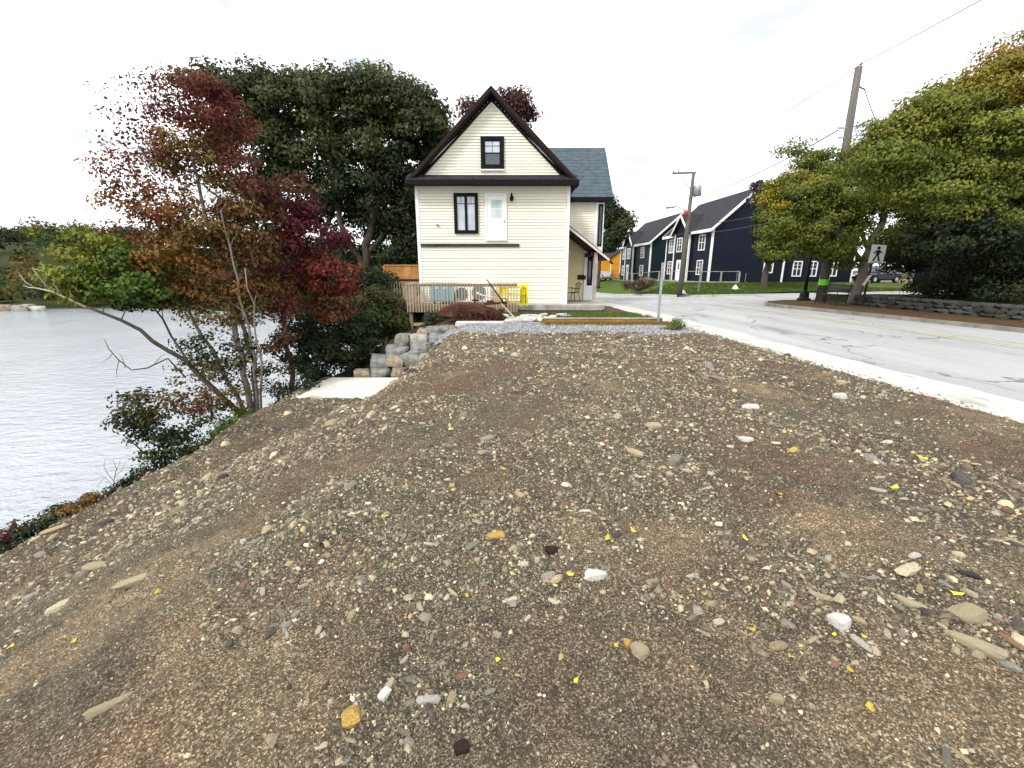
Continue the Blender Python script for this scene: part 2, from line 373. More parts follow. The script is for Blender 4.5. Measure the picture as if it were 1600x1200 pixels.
M_NAVY = _lap('navy_siding', (.006, .009, .024)); M_TEAL = _lap('dark_teal_siding', (.006, .018, .025)); M_ORANGE = _lap('orange_siding', (.62, .27, .015))
# ------------------------------------------------------------------ the lie of the land
def rz(y):
    y = np.asarray(y, float); return np.where(y < 50, -.0009*np.clip(y-14, 0, None)**2, -1.1664-.012*(y-50))
def xl(y): return 5.71-.0626*np.asarray(y, float)            # dirt / sidewalk line
def xm(y): return 6.67-.0626*np.asarray(y, float)            # sidewalk / asphalt line
def xr(y):                                                    # right-hand kerb
    y = np.asarray(y, float)
    return np.where(y < 20, 13.4-.174*(y-11.4), np.where(y < 32.3, 11.9+.016*(y-20), 12.1-.0626*(y-32.3)))
def dirt_base(x, y):
    x = np.asarray(x, float); y = np.asarray(y, float)
    w = 4.8-2.5*sstep(5, 11.5, y); x0 = -.8-.45*sstep(8, 11.5, y)
    z = -1.5*sstep(0, 1, (x0-x)/w)
    return z-np.clip(-5.65-x, 0, None)*.85
def terrace(x, y):
    x = np.asarray(x, float); y = np.asarray(y, float)
    z = -.5*sstep(1.7, 3.6, -x)-.55*sstep(3.6, 4.9, -x)
    return z-np.clip(-4.9-x, 0, None)*.85
def ground(x, y):
    x = np.asarray(x, float); y = np.asarray(y, float)
    k = sstep(13.2, 14.5, y)
    left = dirt_base(x, y)*(1-k)+terrace(x, y)*k
    left = left+rz(y)*sstep(1, 6, x)*(x > 0)
    lawn = sstep(0, 5, x-xr(y)-.3)*sstep(32.0, 41, y)
    tgt = .34-.34*sstep(52, 62, y)
    right = np.where(y > 32.3, (rz(y)*(1-sstep(12.5, 24, x)*(1-sstep(33, 40, y)))+.12)*(1-lawn)+tgt*lawn, np.where((y > 22.8) | ((y > 19.7) & (x < 14)), rz(y)*(1-sstep(12.5, 24, x)), np.where(x > 15.6, .55, .1)))
    road = rz(y)
    z = np.where(x > xr(y), right, np.where(x > xl(y), road, left))
    return np.clip(z, -9.5, None)
def grid(name, xs, ys, zf, mat, kind='structure', smooth=True):
    X, Y = np.meshgrid(xs, ys); Z = zf(X, Y); nx, ny = len(xs), len(ys)
    V = np.c_[X.ravel(), Y.ravel(), Z.ravel()]
    i = (np.arange(ny-1)[:, None]*nx+np.arange(nx-1)[None, :]).ravel()
    F = np.c_[i, i+1, i+nx+1, i+nx]
    o = link(name, npmesh(name, V, F, mat, None, smooth)); o['kind'] = kind; return o
def strip(name, ys, xa, xb, zf, mat, n=6, kind='structure'):   # draped sheet between two lines
    ys = np.asarray(ys, float); T = np.linspace(0, 1, n)
    A, B = xa(ys), xb(ys); X = A[:, None]*(1-T)+B[:, None]*T; Y = np.repeat(ys[:, None], n, 1); Z = zf(X, Y)
    V = np.c_[X.ravel(), Y.ravel(), Z.ravel()]; i = (np.arange(len(ys)-1)[:, None]*n+np.arange(n-1)[None, :]).ravel()
    o = link(name, npmesh(name, V, np.c_[i, i+1, i+n+1, i+n], mat, None, True)); o['kind'] = kind; return o
gx = np.r_[-900, -500, -250, -120, -60, -35, -24, np.linspace(-16, 20, 145), np.linspace(21, 60, 40), 80, 120, 200, 400, 900]
gy = np.r_[-60, -30, -15, -8, np.linspace(-5, 34, 157), np.linspace(35, 90, 56), 110, 150, 250, 500, 1200]
grid('terrain', gx, gy, lambda X, Y: ground(X, Y)-.09+.05*(fbm(X*.8, Y*.8, 4, 3)-.5)-.05*sstep(0, 4, X-xl(Y)), M_SOIL)
grid('lake_water', np.r_[-900, -400, -200, -100, -50, -8], np.r_[-80, 0, 60, 130, 220, 400], lambda X, Y: X*0-7.0, M_WATER)
# the far shore
def hill_z(x, y):
    d = np.asarray(y, float)-(96+6*np.sin(np.asarray(x)*.05)+.10*np.clip(np.asarray(x)+60, 0, None))
    top = 12.5*sstep(-8, -150, x)+.2
    z = -7.6+1.1*sstep(-3, 2, d)+(top+5)*sstep(0, 75, d)
    return z+1.5*(fbm(np.asarray(x)*.03, np.asarray(y)*.03, 3, 5)-.5)*sstep(5, 30, d)
grid('far_hillside', np.linspace(-420, 60, 97), np.linspace(84, 330, 62), hill_z, M_SOIL)

# the dirt lot
def dirt_z(x, y):
    x = np.asarray(x, float); y = np.asarray(y, float)
    z = dirt_base(x, y)
    rel = .12*(fbm(x*.55, y*.55, 3, 11)-.5)+.12*(fbm(x*1.7, y*1.7, 4, 12)-.5)+.085*(fbm(x*4.5, y*4.5, 4, 13)-.5)
    ruts = .022*np.sin((x+.25*y)*5.2+3*fbm(x*.5, y*.5, 2, 14))*sstep(.4, .7, fbm(x*.4, y*.4, 2, 15))
    edge = np.minimum(1, np.clip((xl(y)-x)/.6, .25, 1))
    z = z+.03+(rel+ruts)*edge
    w1 = .10*(fbm(x*3+9, y*3, 3, 21)-.5)*2
    z = z-.16*sstep(-.03, .14, x-xl(y)+w1)
    w2 = .35*(fbm(x*1.5, y*1.5, 3, 22)-.5)*2
    z = z-.16*sstep(-.1, .35, y-11.25-w2)*sstep(-2.1, -1.5, x)
    w3 = .18*(fbm(x*2.5, y*2.5, 3, 23)-.5)*2
    ins = sstep(-.05, .25, x+5.45)*sstep(-.1, .2, y-10.35-w3)*sstep(-.1, .25, -2.78+.22*(y-11)-x+w3)
    z = z*(1-ins)+(-1.62)*ins
    return z
dl = grid('dirt_lot', np.linspace(-6.3, 6.0, 330), np.linspace(-2.0, 12.6, 380), dirt_z, M_DIRT)
def stony(x, y): return fbm(x*.85+2, y*.85, 5, 51)+.07*(1-sstep(-1.6, .3, x))+.05*sstep(3.5, 7, y)+.015            # where the stones lie thick
_X, _Y = np.meshgrid(np.linspace(-6.3, 6.0, 330), np.linspace(-2.0, 12.6, 380)); _d = stony(_X, _Y).ravel()[:, None]; _w = fbm(_X*.6, _Y*.6+7, 4, 55).ravel()[:, None]; _s = fbm(_X*.9+5, _Y*.9, 4, 56).ravel()[:, None]
_bare = np.array([(.112, .070, .047)])*(1-sstep(.42, .60, _w))+np.array([(.102, .086, .058)])*sstep(.42, .60, _w); _bare = _bare*(1-sstep(.55, .68, _s))+np.array([(.215, .158, .096)])*sstep(.55, .68, _s)
_sc = _bare*(1-sstep(.42, .58, _d))+np.array([(.078, .070, .050)])*sstep(.42, .58, _d)
_a = dl.data.attributes.new('col', 'FLOAT_COLOR', 'POINT'); _a.data.foreach_set('color', np.c_[_sc, np.ones(len(_sc))].astype(np.float32).ravel())
# concrete landing under the boulder wall
MB().box((-5.5, 10.35, -1.75), (-2.75, 12.62, -1.5)).build('concrete_slab', M_CONC, kind='structure', bevel=.01)
# grey gravel pull-in and the pale rubble strip before the house
def _gz(X, Y): return .0+.02*(fbm(X*3, Y*3, 3, 31)-.5)-.25*sstep(1.2, 2.2, -X)
strip('gravel_drive', np.linspace(10.8, 13.9, 40), lambda y: -2.0+0*y, lambda y: xl(y)+.02, lambda X, Y: _gz(X, Y)-.003, M_GRAVEL, 60)
strip('yard_ground', np.linspace(13.9, 20.2, 50), lambda y: -4.6+0*y, lambda y: xl(y)+.02, lambda X, Y: ground(X, Y)*(X < 0)+.03*(fbm(X*2, Y*2, 3, 32)-.5)-.26*sstep(15.8, 17.5, Y)*sstep(.3, 1.0, xl(Y)-X), M_VERGE, 60)
_ap = MB().box((-1.75, 13.45, -.1), (-.25, 13.8, .05)).build('concrete_apron', M_WALK, kind='structure', bevel=.02)
# road, sidewalk, side street, verge, lawn
ry = np.r_[np.linspace(-6, 60, 100), np.linspace(62, 140, 30)]
def xmw(y): return xm(y)+.22*(fbm(np.asarray(y)*.9, np.asarray(y)*0+3, 4, 91)-.5)+.1*(fbm(np.asarray(y)*5, np.asarray(y)*0+3, 3, 92)-.5)
strip('sidewalk', np.linspace(-6, 60, 700), xl, xmw, lambda X, Y: rz(Y)+.012, M_WALK, 8)
strip('road', ry, lambda y: xm(y)-.4, lambda y: xr(y)+.03, lambda X, Y: rz(Y)+.002, M_ASPH, 14)
def _side_z(X, Y): return rz(Y)*(1-sstep(12.5, 24, X))+.0
_sy = np.linspace(19.6, 32.45, 27)
strip('side_street', _sy, lambda y: xr(y)+.03, lambda y: 70+0*y, lambda X, Y: _side_z(X, Y), M_ASPH, 60)
for nm, off in (('yellow_centre_line', 0.0), ('yellow_centre_line', .27)):
    strip(nm, np.linspace(-2, 21.5, 60), lambda y: 11.30-.0626*y+off, lambda y: 11.46-.0626*y+off, lambda X, Y: rz(Y)+.008, M_YLINE, 2)
for i in range(9):
    x0 = 5.6+i*.78
    strip('crosswalk_stripe', np.linspace(22.6, 25.6, 6), lambda y: x0-.0626*(y-22.6), lambda y: x0+.4-.0626*(y-22.6), lambda X, Y: rz(Y)+.008, M_WLINE, 2)
for i in range(6):
    y0 = 24.2+i*1.15
    strip('crosswalk_stripe', np.linspace(y0, y0+.5, 2), lambda y: 13.2+0*y, lambda y: 16.0+0*y, lambda X, Y: _side_z(X, Y)+.007, M_WLINE, 12)
VP = [(16.9, -6), (15.56, -1), (14.86, 3), (14.16, 7), (13.4, 11.4), (12.65, 15.7), (11.9, 20), (11.95, 20.9), (12.5, 21.8), (13.6, 22.5), (15.5, 22.9), (20, 23.1), (40, 23.3)]
m = MB(); inner = [(p[0]+.16, p[1]) if p[1] < 20 else (p[0]+.1, p[1]-.14) for p in VP]
for (a, b), (c, d) in zip(zip(VP, VP[1:]), zip(inner, inner[1:])):
    m.add([(a[0],a[1],-.2),(b[0],b[1],-.2),(b[0],b[1],.115),(a[0],a[1],.115),(c[0],c[1],.12),(d[0],d[1],.12)], [(0,1,2,3),(3,2,5,4)])
m.build('kerb', M_KERB, kind='structure')
poly = inner+[(40, -6)]
def _verge_xa(y): return np.interp(y, [-6, -1, 3, 7, 11.4, 15.7, 20, 20.9, 21.8, 22.5, 22.9, 23.1], [17.06, 15.72, 15.02, 14.32, 13.56, 12.81, 12.06, 12.1, 12.62, 13.7, 15.6, 20])
strip('verge', np.r_[np.linspace(-6, 20, 40), np.linspace(20.3, 22.95, 14)], _verge_xa, lambda y: 40+0*y, lambda X, Y: .125+.03*(fbm(X*2, Y*2, 3, 41)-.5), M_VERGE, 90)
strip('lawn', np.linspace(32.45, 90, 60), lambda y: xr(y)+.2, lambda y: 46+0*y, lambda X, Y: ground(X, Y)+.03+.05*(fbm(X*1.3, Y*1.3, 3, 42)-.5), M_LAWN, 60)
m = MB(); ks = [(46, 32.3), (30, 32.3), (14.0, 32.3), (12.6, 32.6), (12.1, 33.3)]+[(float(xr(y)), y) for y in (36, 42, 48, 54, 60, 70, 80)]
for a, b in zip(ks, ks[1:]):
    za, zb = float(_side_z(a[0], min(a[1], 32.3))) if a[1] < 33 else float(rz(a[1])), float(_side_z(b[0], min(b[1], 32.3))) if b[1] < 33 else float(rz(b[1]))
    m.bar((a[0], a[1]+.08, za+.03), (b[0], b[1]+.08, zb+.03), .17, .22)
m.build('kerb', M_WALK, kind='structure')
# raised garden behind the low stone wall on the right
strip('garden_bank', np.linspace(-6, 19.6, 40), lambda y: 15.95-.055*(y-5)+.12, lambda y: 40+0*y, lambda X, Y: .52+.14*sstep(16, 26, X)+.06*(fbm(X, Y, 3, 43)-.5)-.5*sstep(18.6, 19.5, Y), M_SOIL, 50)

# ------------------------------------------------------------------ shared stone meshes
def block_mesh(name, seed, rnding=.4, jit=.07, sub=4):
    r = np.random.RandomState(seed); n = sub; pts = {}; V = []; F = []
    def vid(p):
        k = tuple(np.round(p, 5))
        if k not in pts: pts[k] = len(V); V.append(np.array(p, float))
        return pts[k]
    for ax in range(3):
        for sg in (-1, 1):
            for i in range(n):
                for j in range(n):
                    q = []
                    for di, dj in ((0, 0), (1, 0), (1, 1), (0, 1)):
                        p = [0, 0, 0]; p[ax] = sg; p[(ax+1) % 3] = -1+2*(i+di)/n; p[(ax+2) % 3] = -1+2*(j+dj)/n
                        q.append(vid(p))
                    F.append(q if sg > 0 else q[::-1])
    V = np.array(V); S = V/np.linalg.norm(V, axis=1)[:, None]*1.22
    P = V*(1-rnding)+S*rnding
    for _ in range(5):                                   # a few flat cuts make it angular
        nrm = r.normal(size=3); nrm /= np.linalg.norm(nrm); d = r.uniform(.82, 1.05)
        e = P@nrm-d; P = P-np.outer(np.clip(e, 0, None), nrm)*.9
    P = P+r.normal(size=P.shape)*jit
    me = bpy.data.meshes.new(name); me.from_pydata((P*.5).tolist(), [], [list(map(int, f)) for f in F]); me.update()
    return me
BOULDERS = [block_mesh('boulder_mesh', s, .13, .022, 3) for s in range(8)]
for b in BOULDERS:
    b.materials.append(M_BOULDER)
SMALLBLK = [block_mesh('wall_stone_mesh', 30+s, .25, .04, 2) for s in range(5)]
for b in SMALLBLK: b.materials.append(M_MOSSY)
RUB = [block_mesh('rubble_mesh', 60+s, .35, .05, 3) for s in range(4)]
for b in RUB: b.materials.append(M_WALK)
for i in range(34):
    x = -.3+2.3*rnd.random(); y = 13.7+1.6*rnd.random()+.5*max(0, x)
    link('rubble_slab', RUB[i % 4], None, _ap, (x, y, .03), (rnd.uniform(-.1, .1), rnd.uniform(-.1, .1), rnd.uniform(0, 3)), (rnd.uniform(.25, .6), rnd.uniform(.2, .4), rnd.uniform(.08, .16)))
rw = thing('boulder_wall', 'stacked grey boulder retaining wall stepping down beside the concrete landing', 'stone wall', (-3.2, 12.7, -1.5))
WS = [  # (u0, u1, v0, v1, Y) of each boulder
 (552,578,579,594,12.75),(578,607,576,594,12.75),(609,635,576,593,12.72),(636,658,573,593,12.7),
 (577,604,557,579,12.95),(603,628,557,577,12.92),(628,657,553,576,12.9),(655,678,554,573,12.8),(678,704,549,571,12.55),
 (601,637,541,560,13.15),(638,678,537,556,13.1),(678,694,541,556,12.95),(690,722,528,552,12.45),(694,712,548,562,12.2),(716,731,538,550,12.2),
 (617,643,523,541,13.4),(642,671,523,540,13.4),(669,702,522,540,13.3),(700,716,515,530,13.1),(638,646,548,556,13.2),
 (651,669,514,525,13.7),(664,690,511,524,13.7),(686,702,510,522,13.6),(700,713,511,523,13.4),(706,724,518,534,12.8)]
for i, (u0, u1, v0, v1, Y) in enumerate(WS):
    a, b = at(u0, v1, Y), at(u1, v0, Y); c = (a+b)/2; w, h = (b.x-a.x)*.97, (b.z-a.z)*.98; dp = max(.5, w*.8)
    o = link('boulder', BOULDERS[i % 8], None, rw, (c.x, Y+dp*.42, c.z), (rnd.uniform(-.08, .08), rnd.uniform(-.07, .07), rnd.uniform(-.15, .15)), (w, dp, h))
# the low wall on the right of the road
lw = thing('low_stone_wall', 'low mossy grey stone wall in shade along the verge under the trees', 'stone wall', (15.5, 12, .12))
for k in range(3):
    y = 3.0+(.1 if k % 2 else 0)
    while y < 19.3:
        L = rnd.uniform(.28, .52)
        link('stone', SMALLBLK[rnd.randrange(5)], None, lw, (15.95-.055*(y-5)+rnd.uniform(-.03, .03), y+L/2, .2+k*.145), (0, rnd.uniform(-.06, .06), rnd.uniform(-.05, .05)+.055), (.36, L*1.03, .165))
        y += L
# ------------------------------------------------------------------ cream house
def board_mesh(name, mat, h=.115, y0=.004, y1=.046):        # unit-length lapped clapboard, bottom edge proud
    me = bpy.data.meshes.new(name)
    me.from_pydata([(0,-y1,0),(1,-y1,0),(1,-y0,h+.012),(0,-y0,h+.012),(0,0,0),(1,0,0),(1,0,h+.012),(0,0,h+.012)], [],
                   [(0,1,2,3),(5,4,7,6),(4,5,1,0),(3,2,6,7),(1,5,6,2),(4,0,3,7)]); me.update(); me.materials.append(mat); return me
CLAP = board_mesh('clapboard_mesh', M_CREAM); CLAPP = board_mesh('porch_board_mesh', M_CREAM2, .19)
H = thing('cream_house', 'cream clapboard house with steep dark gable roof beside the road', 'house', (-.83, 20, 0))
FX0, FX1, FY = -4.1, 2.45, 20.0; EZ = 5.12; RX, RZ_ = -.83, 8.5
core = MB().box((FX0, FY, -1.2), (FX1, 28, EZ)).prism([(FX0, EZ), (FX1, EZ), (RX, 8.32)], 'y', FY, 28).build('wall', M_CREAM, H)
z = -1.0
while z < EZ-.1:
    link('clapboard', CLAP, None, core, (FX0+.05, FY-.001, z), None, (FX1-FX0-.1, 1, 1)); z += .115
z = 5.34
while z < 8.15:
    hw = 3.26*(8.36-z)/(8.36-5.12)-.07
    link('clapboard', CLAP, None, core, (RX-hw, FY-.001, z), None, (2*hw, 1, 1)); z += .115
for x0, x1 in ((FX0-.03, FX0+.1), (FX1-.1, FX1+.03)):
    MB().box((x0, FY-.06, -1.1), (x1, FY+.1, EZ-.02)).build('corner_board', M_WHITE, H)
# roof: two slabs with rake boards
roof = None
for sg in (-1, 1):
    ex = RX+sg*3.58; ez = 5.02
    m = MB().prism([(RX, RZ_+.12), (ex, ez+.12), (ex, ez-.02), (RX, RZ_-.04)], 'y', FY-.42, 28.4)
    o = m.build('roof_slope', M_DSHINGLE, H)
    MB().prism([(RX, RZ_+.14), (ex+sg*.03, ez+.13), (ex+sg*.03, ez-.05), (RX, RZ_-.06)], 'y', FY-.47, FY-.425).build('rake_board', M_BROWNTRIM, o)
    MB().prism([(RX, RZ_-.05), (ex, ez-.03), (ex, ez-.075), (RX, RZ_-.10)], 'y', FY-.42, FY-.001).build('soffit', M_BROWNTRIM, o)
    MB().prism([(RX, RZ_-.17), (ex-sg*.15, ez+.0), (ex-sg*.15, ez-.10), (RX, RZ_-.31)], 'y', FY-.08, FY-.047).build('frieze_board', M_BROWNTRIM, o)
    MB().prism([(RX, RZ_-.32), (RX+sg*3.1, 5.53), (RX+sg*3.1, 5.46), (RX, RZ_-.39)], 'y', FY-.065, FY-.048).build('white_strip', M_WHITE, o)
# pent roof across the gable foot
pr = MB().prism([(FY, 5.5), (FY-.62, 5.16), (FY-.62, 5.10), (FY, 5.08)], 'x', FX0-.28, FX1+.28).build('pent_roof', M_DSHINGLE, H)
for k in range(3):
    t0, t1 = k/3, (k+1)/3
    MB().prism([(FY-.62*(1-t0)+.0, 5.16+.34*t0+.022), (FY-.62*(1-t1)+.03, 5.16+.34*t1+.012), (FY-.62*(1-t1)+.03, 5.16+.34*t1-.01), (FY-.62*(1-t0), 5.16+.34*t0-.01)], 'x', FX0-.29, FX1+.29).build('shingle_course', M_DSHINGLE, pr)
MB().box((FX0-.31, FY-.66, 5.02), (FX1+.31, FY-.605, 5.19)).build('fascia', M_BLACKTRIM, H)
MB().box((FX0-.28, FY-.60, 5.045), (FX1+.28, FY-.03, 5.075)).build('soffit', M_BROWNTRIM, H)
MB().box((FX0+.1, FY-.07, 4.90), (FX1-.1, FY-.047, 5.04)).build('frieze_board', M_CREAM, H)
def rect(u0, v0, u1, v1, Y):
    a, b = at(u0, v1, Y), at(u1, v0, Y); return a.x, b.x, a.z, b.z
def framed(name, mat, parent, x0, x1, z0, z1, y, t, d=.07):   # picture-frame trim on a wall that faces -y
    m = MB()
    m.box((x0, y-d, z0), (x0+t, y, z1)).box((x1-t, y-d, z0), (x1, y, z1)).box((x0+t, y-d, z0), (x1-t, y, z0+t)).box((x0+t, y-d, z1-t), (x1-t, y, z1))
    return m.build(name, mat, parent)
# gable window: double-hung
x0, x1, z0, z1 = rect(751.5, 213, 787.5, 264.5, FY-0.076); t = .15
w = framed('window', M_BLACKTRIM, H, x0, x1, z0, z1, FY-0.046, t); zm = (z0+z1)/2
framed('sash', M_BLACKTRIM, w, x0+t, x1-t, zm-.02, z1-t, FY-0.061, .035, .03); framed('sash', M_BLACKTRIM, w, x0+t, x1-t, z0+t, zm+.02, FY-0.056, .04, .02)
MB().box((x0+t+.03, FY-0.071, zm), (x1-t-.03, FY-0.066, z1-t-.03)).build('pane', M_GLASSP, w); MB().box((x0+t+.03, FY-0.063, z0+t+.03), (x1-t-.03, FY-0.058, zm)).build('pane', M_GLASS, w)
MB().box((x0+t+.03, FY-0.081, z1-t-.22), (x1-t-.03, FY-0.073, z1-t-.20)).box(((x0+x1)/2-.008, FY-0.082, zm+.02), ((x0+x1)/2+.008, FY-0.074, z1-t-.03)).build('muntin', M_BLACKTRIM, w)
MB().box((x0-.03, FY-0.126, z0-.05), (x1+.03, FY-0.048, z0)).build('sill', M_WHITE, w)
# lower window: a pair of casements
x0, x1, z0, z1 = rect(710.5, 301.5, 746.5, 365, FY-0.076); t = .14; xm_ = (x0+x1)/2
w = framed('window', M_BLACKTRIM, H, x0, x1, z0, z1, FY-0.046, t)
MB().box((xm_-.055, FY-0.111, z0+t), (xm_+.055, FY-0.048, z1-t)).build('mullion', M_BLACKTRIM, w)
for a, b in ((x0+t, xm_-.055), (xm_+.055, x1-t)):
    MB().box((a, FY-0.068, z0+t), (b, FY-0.062, z1-t)).build('pane', M_GLASSP, w)
    MB().box((a, FY-0.081, z1-t-.30), (b, FY-0.070, z1-t-.275)).box(((a+b)/2-.008, FY-0.082, z1-t-.275), ((a+b)/2+.008, FY-0.071, z1-t)).build('muntin', M_BLACKTRIM, w)
# blind upstairs door, light, ledger board, vent
x0, x1, z0, z1 = rect(759, 302.5, 791.5, 376, FY-0.076)
d = framed('door_frame', M_WHITE, H, x0, x1, z0, z1, FY-0.046, .075, .06)
dl = MB().box((x0+.08, FY-0.076, z0+.03), (x1-.08, FY-0.050, z1-.08)).build('door', M_WHITE, H)
gx0, gx1, gz0, gz1 = rect(767, 312, 784.5, 341, FY-0.076)
framed('sash', M_WHITE, dl, gx0-.03, gx1+.03, gz0-.03, gz1+.03, FY-0.076, .035, .015)
MB().box((gx0, FY-0.084, gz0), (gx1, FY-0.078, gz1)).build('pane', _glass('pale_door_glass', (.45, .56, .54), .15), dl)
MB().box((gx0, FY-0.090, (gz0+gz1)/2-.012), (gx1, FY-0.082, (gz0+gz1)/2+.012)).build('muntin', M_WHITE, dl)
for k in range(2):
    pz = z0+.18+k*.0; xx = (x0+.2 if k == 0 else (x0+x1)/2+.05)
    framed('door_panel', M_WHITE, dl, xx, xx+.28, z0+.15, z0+.78, FY-0.076, .03, .012)
c = at(788, 346, FY-0.086); MB().tube([(c.x, FY-0.076, c.z), (c.x, FY-0.126, c.z)], [.018, .028], 8).build('door_knob', M_BLACKTRIM, dl)
c = at(799.5, 309, FY-0.126)
wlt = MB().box((c.x-.035, FY-0.076, c.z+.04), (c.x+.035, FY-0.046, c.z+.2)).tube([(c.x, FY-0.056, c.z+.12), (c.x, FY-0.166, c.z+.15), (c.x, FY-0.186, c.z+.10)], .012, 6).lathe([(.03, .10), (.085, .0), (.07, -.12), (.02, -.15)], (c.x, FY-0.186, c.z), 8).build('wall_light', M_BLACKTRIM, H)
x0, x1, z0, z1 = rect(657.5, 380.5, 811.5, 385.5, FY-0.086); MB().box((x0, FY-0.101, z0), (x1, FY-0.052, z1)).build('ledger_board', M_DARKBEAM, H)
c = at(683.5, 351.5, FY-0.076); MB().box((c.x-.07, FY-0.116, c.z-.02), (c.x+.07, FY-0.046, c.z+.035)).build('vent_cap', M_GREYWOOD, H)
# street-side wing
WY = 22.7
wg = MB().box((2.46, WY, -.3), (4.15, 27.5, 5.0)).build('wing_wall', M_CREAM, H)
z = 2.2
while z < 4.95:
    link('clapboard', CLAP, None, wg, (2.46, WY-.001, z), None, (1.62, 1, 1)); z += .115
MB().box((4.06, WY-.06, 1.6), (4.18, WY+.1, 4.98)).build('corner_board', M_WHITE, H)
wr = MB().prism([(WY-.35, 4.86), (WY-.35, 4.96), (25.3, 7.72), (27.9, 4.96), (27.9, 4.86), (25.3, 7.6)], 'x', 1.2, 4.82).build('wing_roof', M_SHINGLE, H)
n = 15
for k in range(n):
    t0, t1 = k/n, (k+1)/n+.01
    ya, za, yb, zb = WY-.36+2.66*t0, 4.97+2.76*t0, WY-.36+2.66*t1, 4.97+2.76*t1
    MB().prism([(ya-.012, za+.014), (yb, zb+.006), (yb, zb-.01), (ya-.012, za-.012)], 'x', 1.2, 4.84+.004*(k % 2)).build('shingle_course', M_SHINGLE, wr)
MB().tube([(1.2, 25.3, 7.74), (4.84, 25.3, 7.74)], .06, 6).build('ridge_cap', M_SHINGLE, wr)
MB().box((2.46, WY-.41, 4.80), (4.84, WY-.36, 4.965)).build('fascia', M_BLACKTRIM, H)
MB().box((2.46, WY-.358, 4.79), (4.82, WY-.03, 4.82)).build('soffit', M_BROWNTRIM, H)
by = MB().box((4.19, WY+.06, 2.35), (4.52, WY+1.6, 4.78)).build('bay', M_WHITE, H)
MB().box((4.24, WY+.03, 2.75), (4.46, WY+.055, 4.70)).build('bay_trim', M_BLACKTRIM, by); MB().box((4.30, WY+.015, 2.85), (4.40, WY+.028, 4.6)).build('pane', M_GLASSD, by)
# porch under the lean-to
pb = MB().box((2.46, WY+.001, .1), (3.62, WY+.2, 2.9)).build('porch_wall', M_CREAM2, H)
z = .12
while z < 2.9:
    link('siding_board', CLAPP, None, pb, (2.47, WY-.001, z), None, (1.15, 1, 1)); z += .19
lb = MB().box((3.63, WY-.12, .1), (4.12, WY+.1, 2.5)).build('porch_bay', M_WHITE, H)
MB().box((3.78, WY-.15, .85), (4.04, WY-.122, 2.45)).build('bay_trim', M_BLACKTRIM, lb); MB().box((3.84, WY-.165, .95), (3.95, WY-.152, 2.35)).build('pane', M_GLASSD, lb)
lt = MB().prism([(2.47, 3.58), (4.36, 2.16), (4.36, 2.06), (2.47, 3.46)], 'y', 20.45, WY+.6).build('porch_roof', M_DSHINGLE, H)
MB().prism([(2.47, 3.52), (4.40, 2.09), (4.40, 1.98), (2.47, 3.40)], 'y', 20.40, 20.445).build('fascia', simple('pinkish_white_board', (.55, .48, .45), .6, .1, 4), lt)
MB().prism([(2.47, 3.455), (4.34, 2.055), (4.34, 2.02), (2.47, 3.41)], 'y', 20.46, WY-.02).build('soffit', M_SOFFIT, lt)
MB().box((3.62, 20.75, 2.22), (3.82, WY-.1, 2.40)).build('porch_beam', M_SOFFIT, H)
MB().box((3.76, 20.62, .12), (3.90, 20.76, 2.38)).build('porch_post', M_OLDPLANK, H)
c = at(908.5, 433.5, WY); mbx = MB().prism([(WY-.15, c.z-.1), (WY-.002, c.z-.1), (WY-.002, c.z+.13), (WY-.06, c.z+.13), (WY-.15, c.z+.07)], 'x', c.x-.2, c.x+.2).build('mailbox', M_SOFFIT, H)
MB().box((c.x-.205, WY-.16, c.z+.055), (c.x+.205, WY-.09, c.z+.085)).build('flap', M_BROWNTRIM, mbx)
# boardwalk in front of the porch
PW = thing('plank_boardwalk', 'weathered grey plank boardwalk along the foot of the cream house', 'boardwalk', (2.2, 19.6, 0))
for k in range(12):
    MB().box((.24, 19.27+k*.29, .07), (4.05, 19.27+k*.29+.28, .11)).build('plank', M_OLDPLANK, PW)
for k in range(3):
    MB().box((.22+k*1.28, 19.22, -.19), (.22+(k+1)*1.28-.012, 19.265, .115)).build('rim_board', M_OLDPLANK, PW)
for x in (.5, 1.6, 2.8, 3.9):
    MB().box((x, 19.35, -.3), (x+.14, 19.55, .068)).build('post', M_DARKBEAM, PW)
# ------------------------------------------------------------------ deck with railing
D = thing('timber_deck', 'tan timber deck with spindle railing in front of the cream clapboard wall', 'deck', (-2.1, 18.3, -.8))
DX0, DX1, DY = -4.33, .2, 18.3
for k in range(12):
    MB().box((DX0+.05, DY+.06+k*.137, .14), (DX1-.02, DY+.06+k*.137+.13, .175)).build('deck_board', M_DECKWOOD, D)
MB().box((DX0, DY, -.09), (DX1, DY+.05, .172)).build('rim_joist', M_DECKWOOD, D); MB().box((DX0, DY+.052, -.09), (DX0+.05, FY-.1, .172)).build('rim_joist', M_DECKWOOD, D)
MB().box((DX0-.06, DY-.06, 1.03), (DX1+.04, DY+.06, 1.07)).build('top_rail', M_GREYWOOD, D); MB().box((DX0-.06, DY+.065, 1.03), (DX0+.08, FY-.05, 1.07)).build('top_rail', M_GREYWOOD, D)
MB().box((DX0, DY-.012, .94), (DX1, DY+.026, 1.03)).build('rail', M_GREYWOOD, D); MB().box((DX0-.012, DY+.03, .94), (DX0+.026, FY-.05, 1.03)).build('rail', M_GREYWOOD, D)
bal = MB().box((-.02, -.02, 0), (.02, .02, 1.13)).mesh('baluster_mesh'); bal.materials.append(M_GREYWOOD)
n = 38
for k in range(n+1):
    link('baluster', bal, None, D, (DX0+(DX1-DX0)*k/n, DY-.035, -.1))
for k in range(1, 13):
    link('baluster', bal, None, D, (DX0-.035, DY+k*.125, -.1))
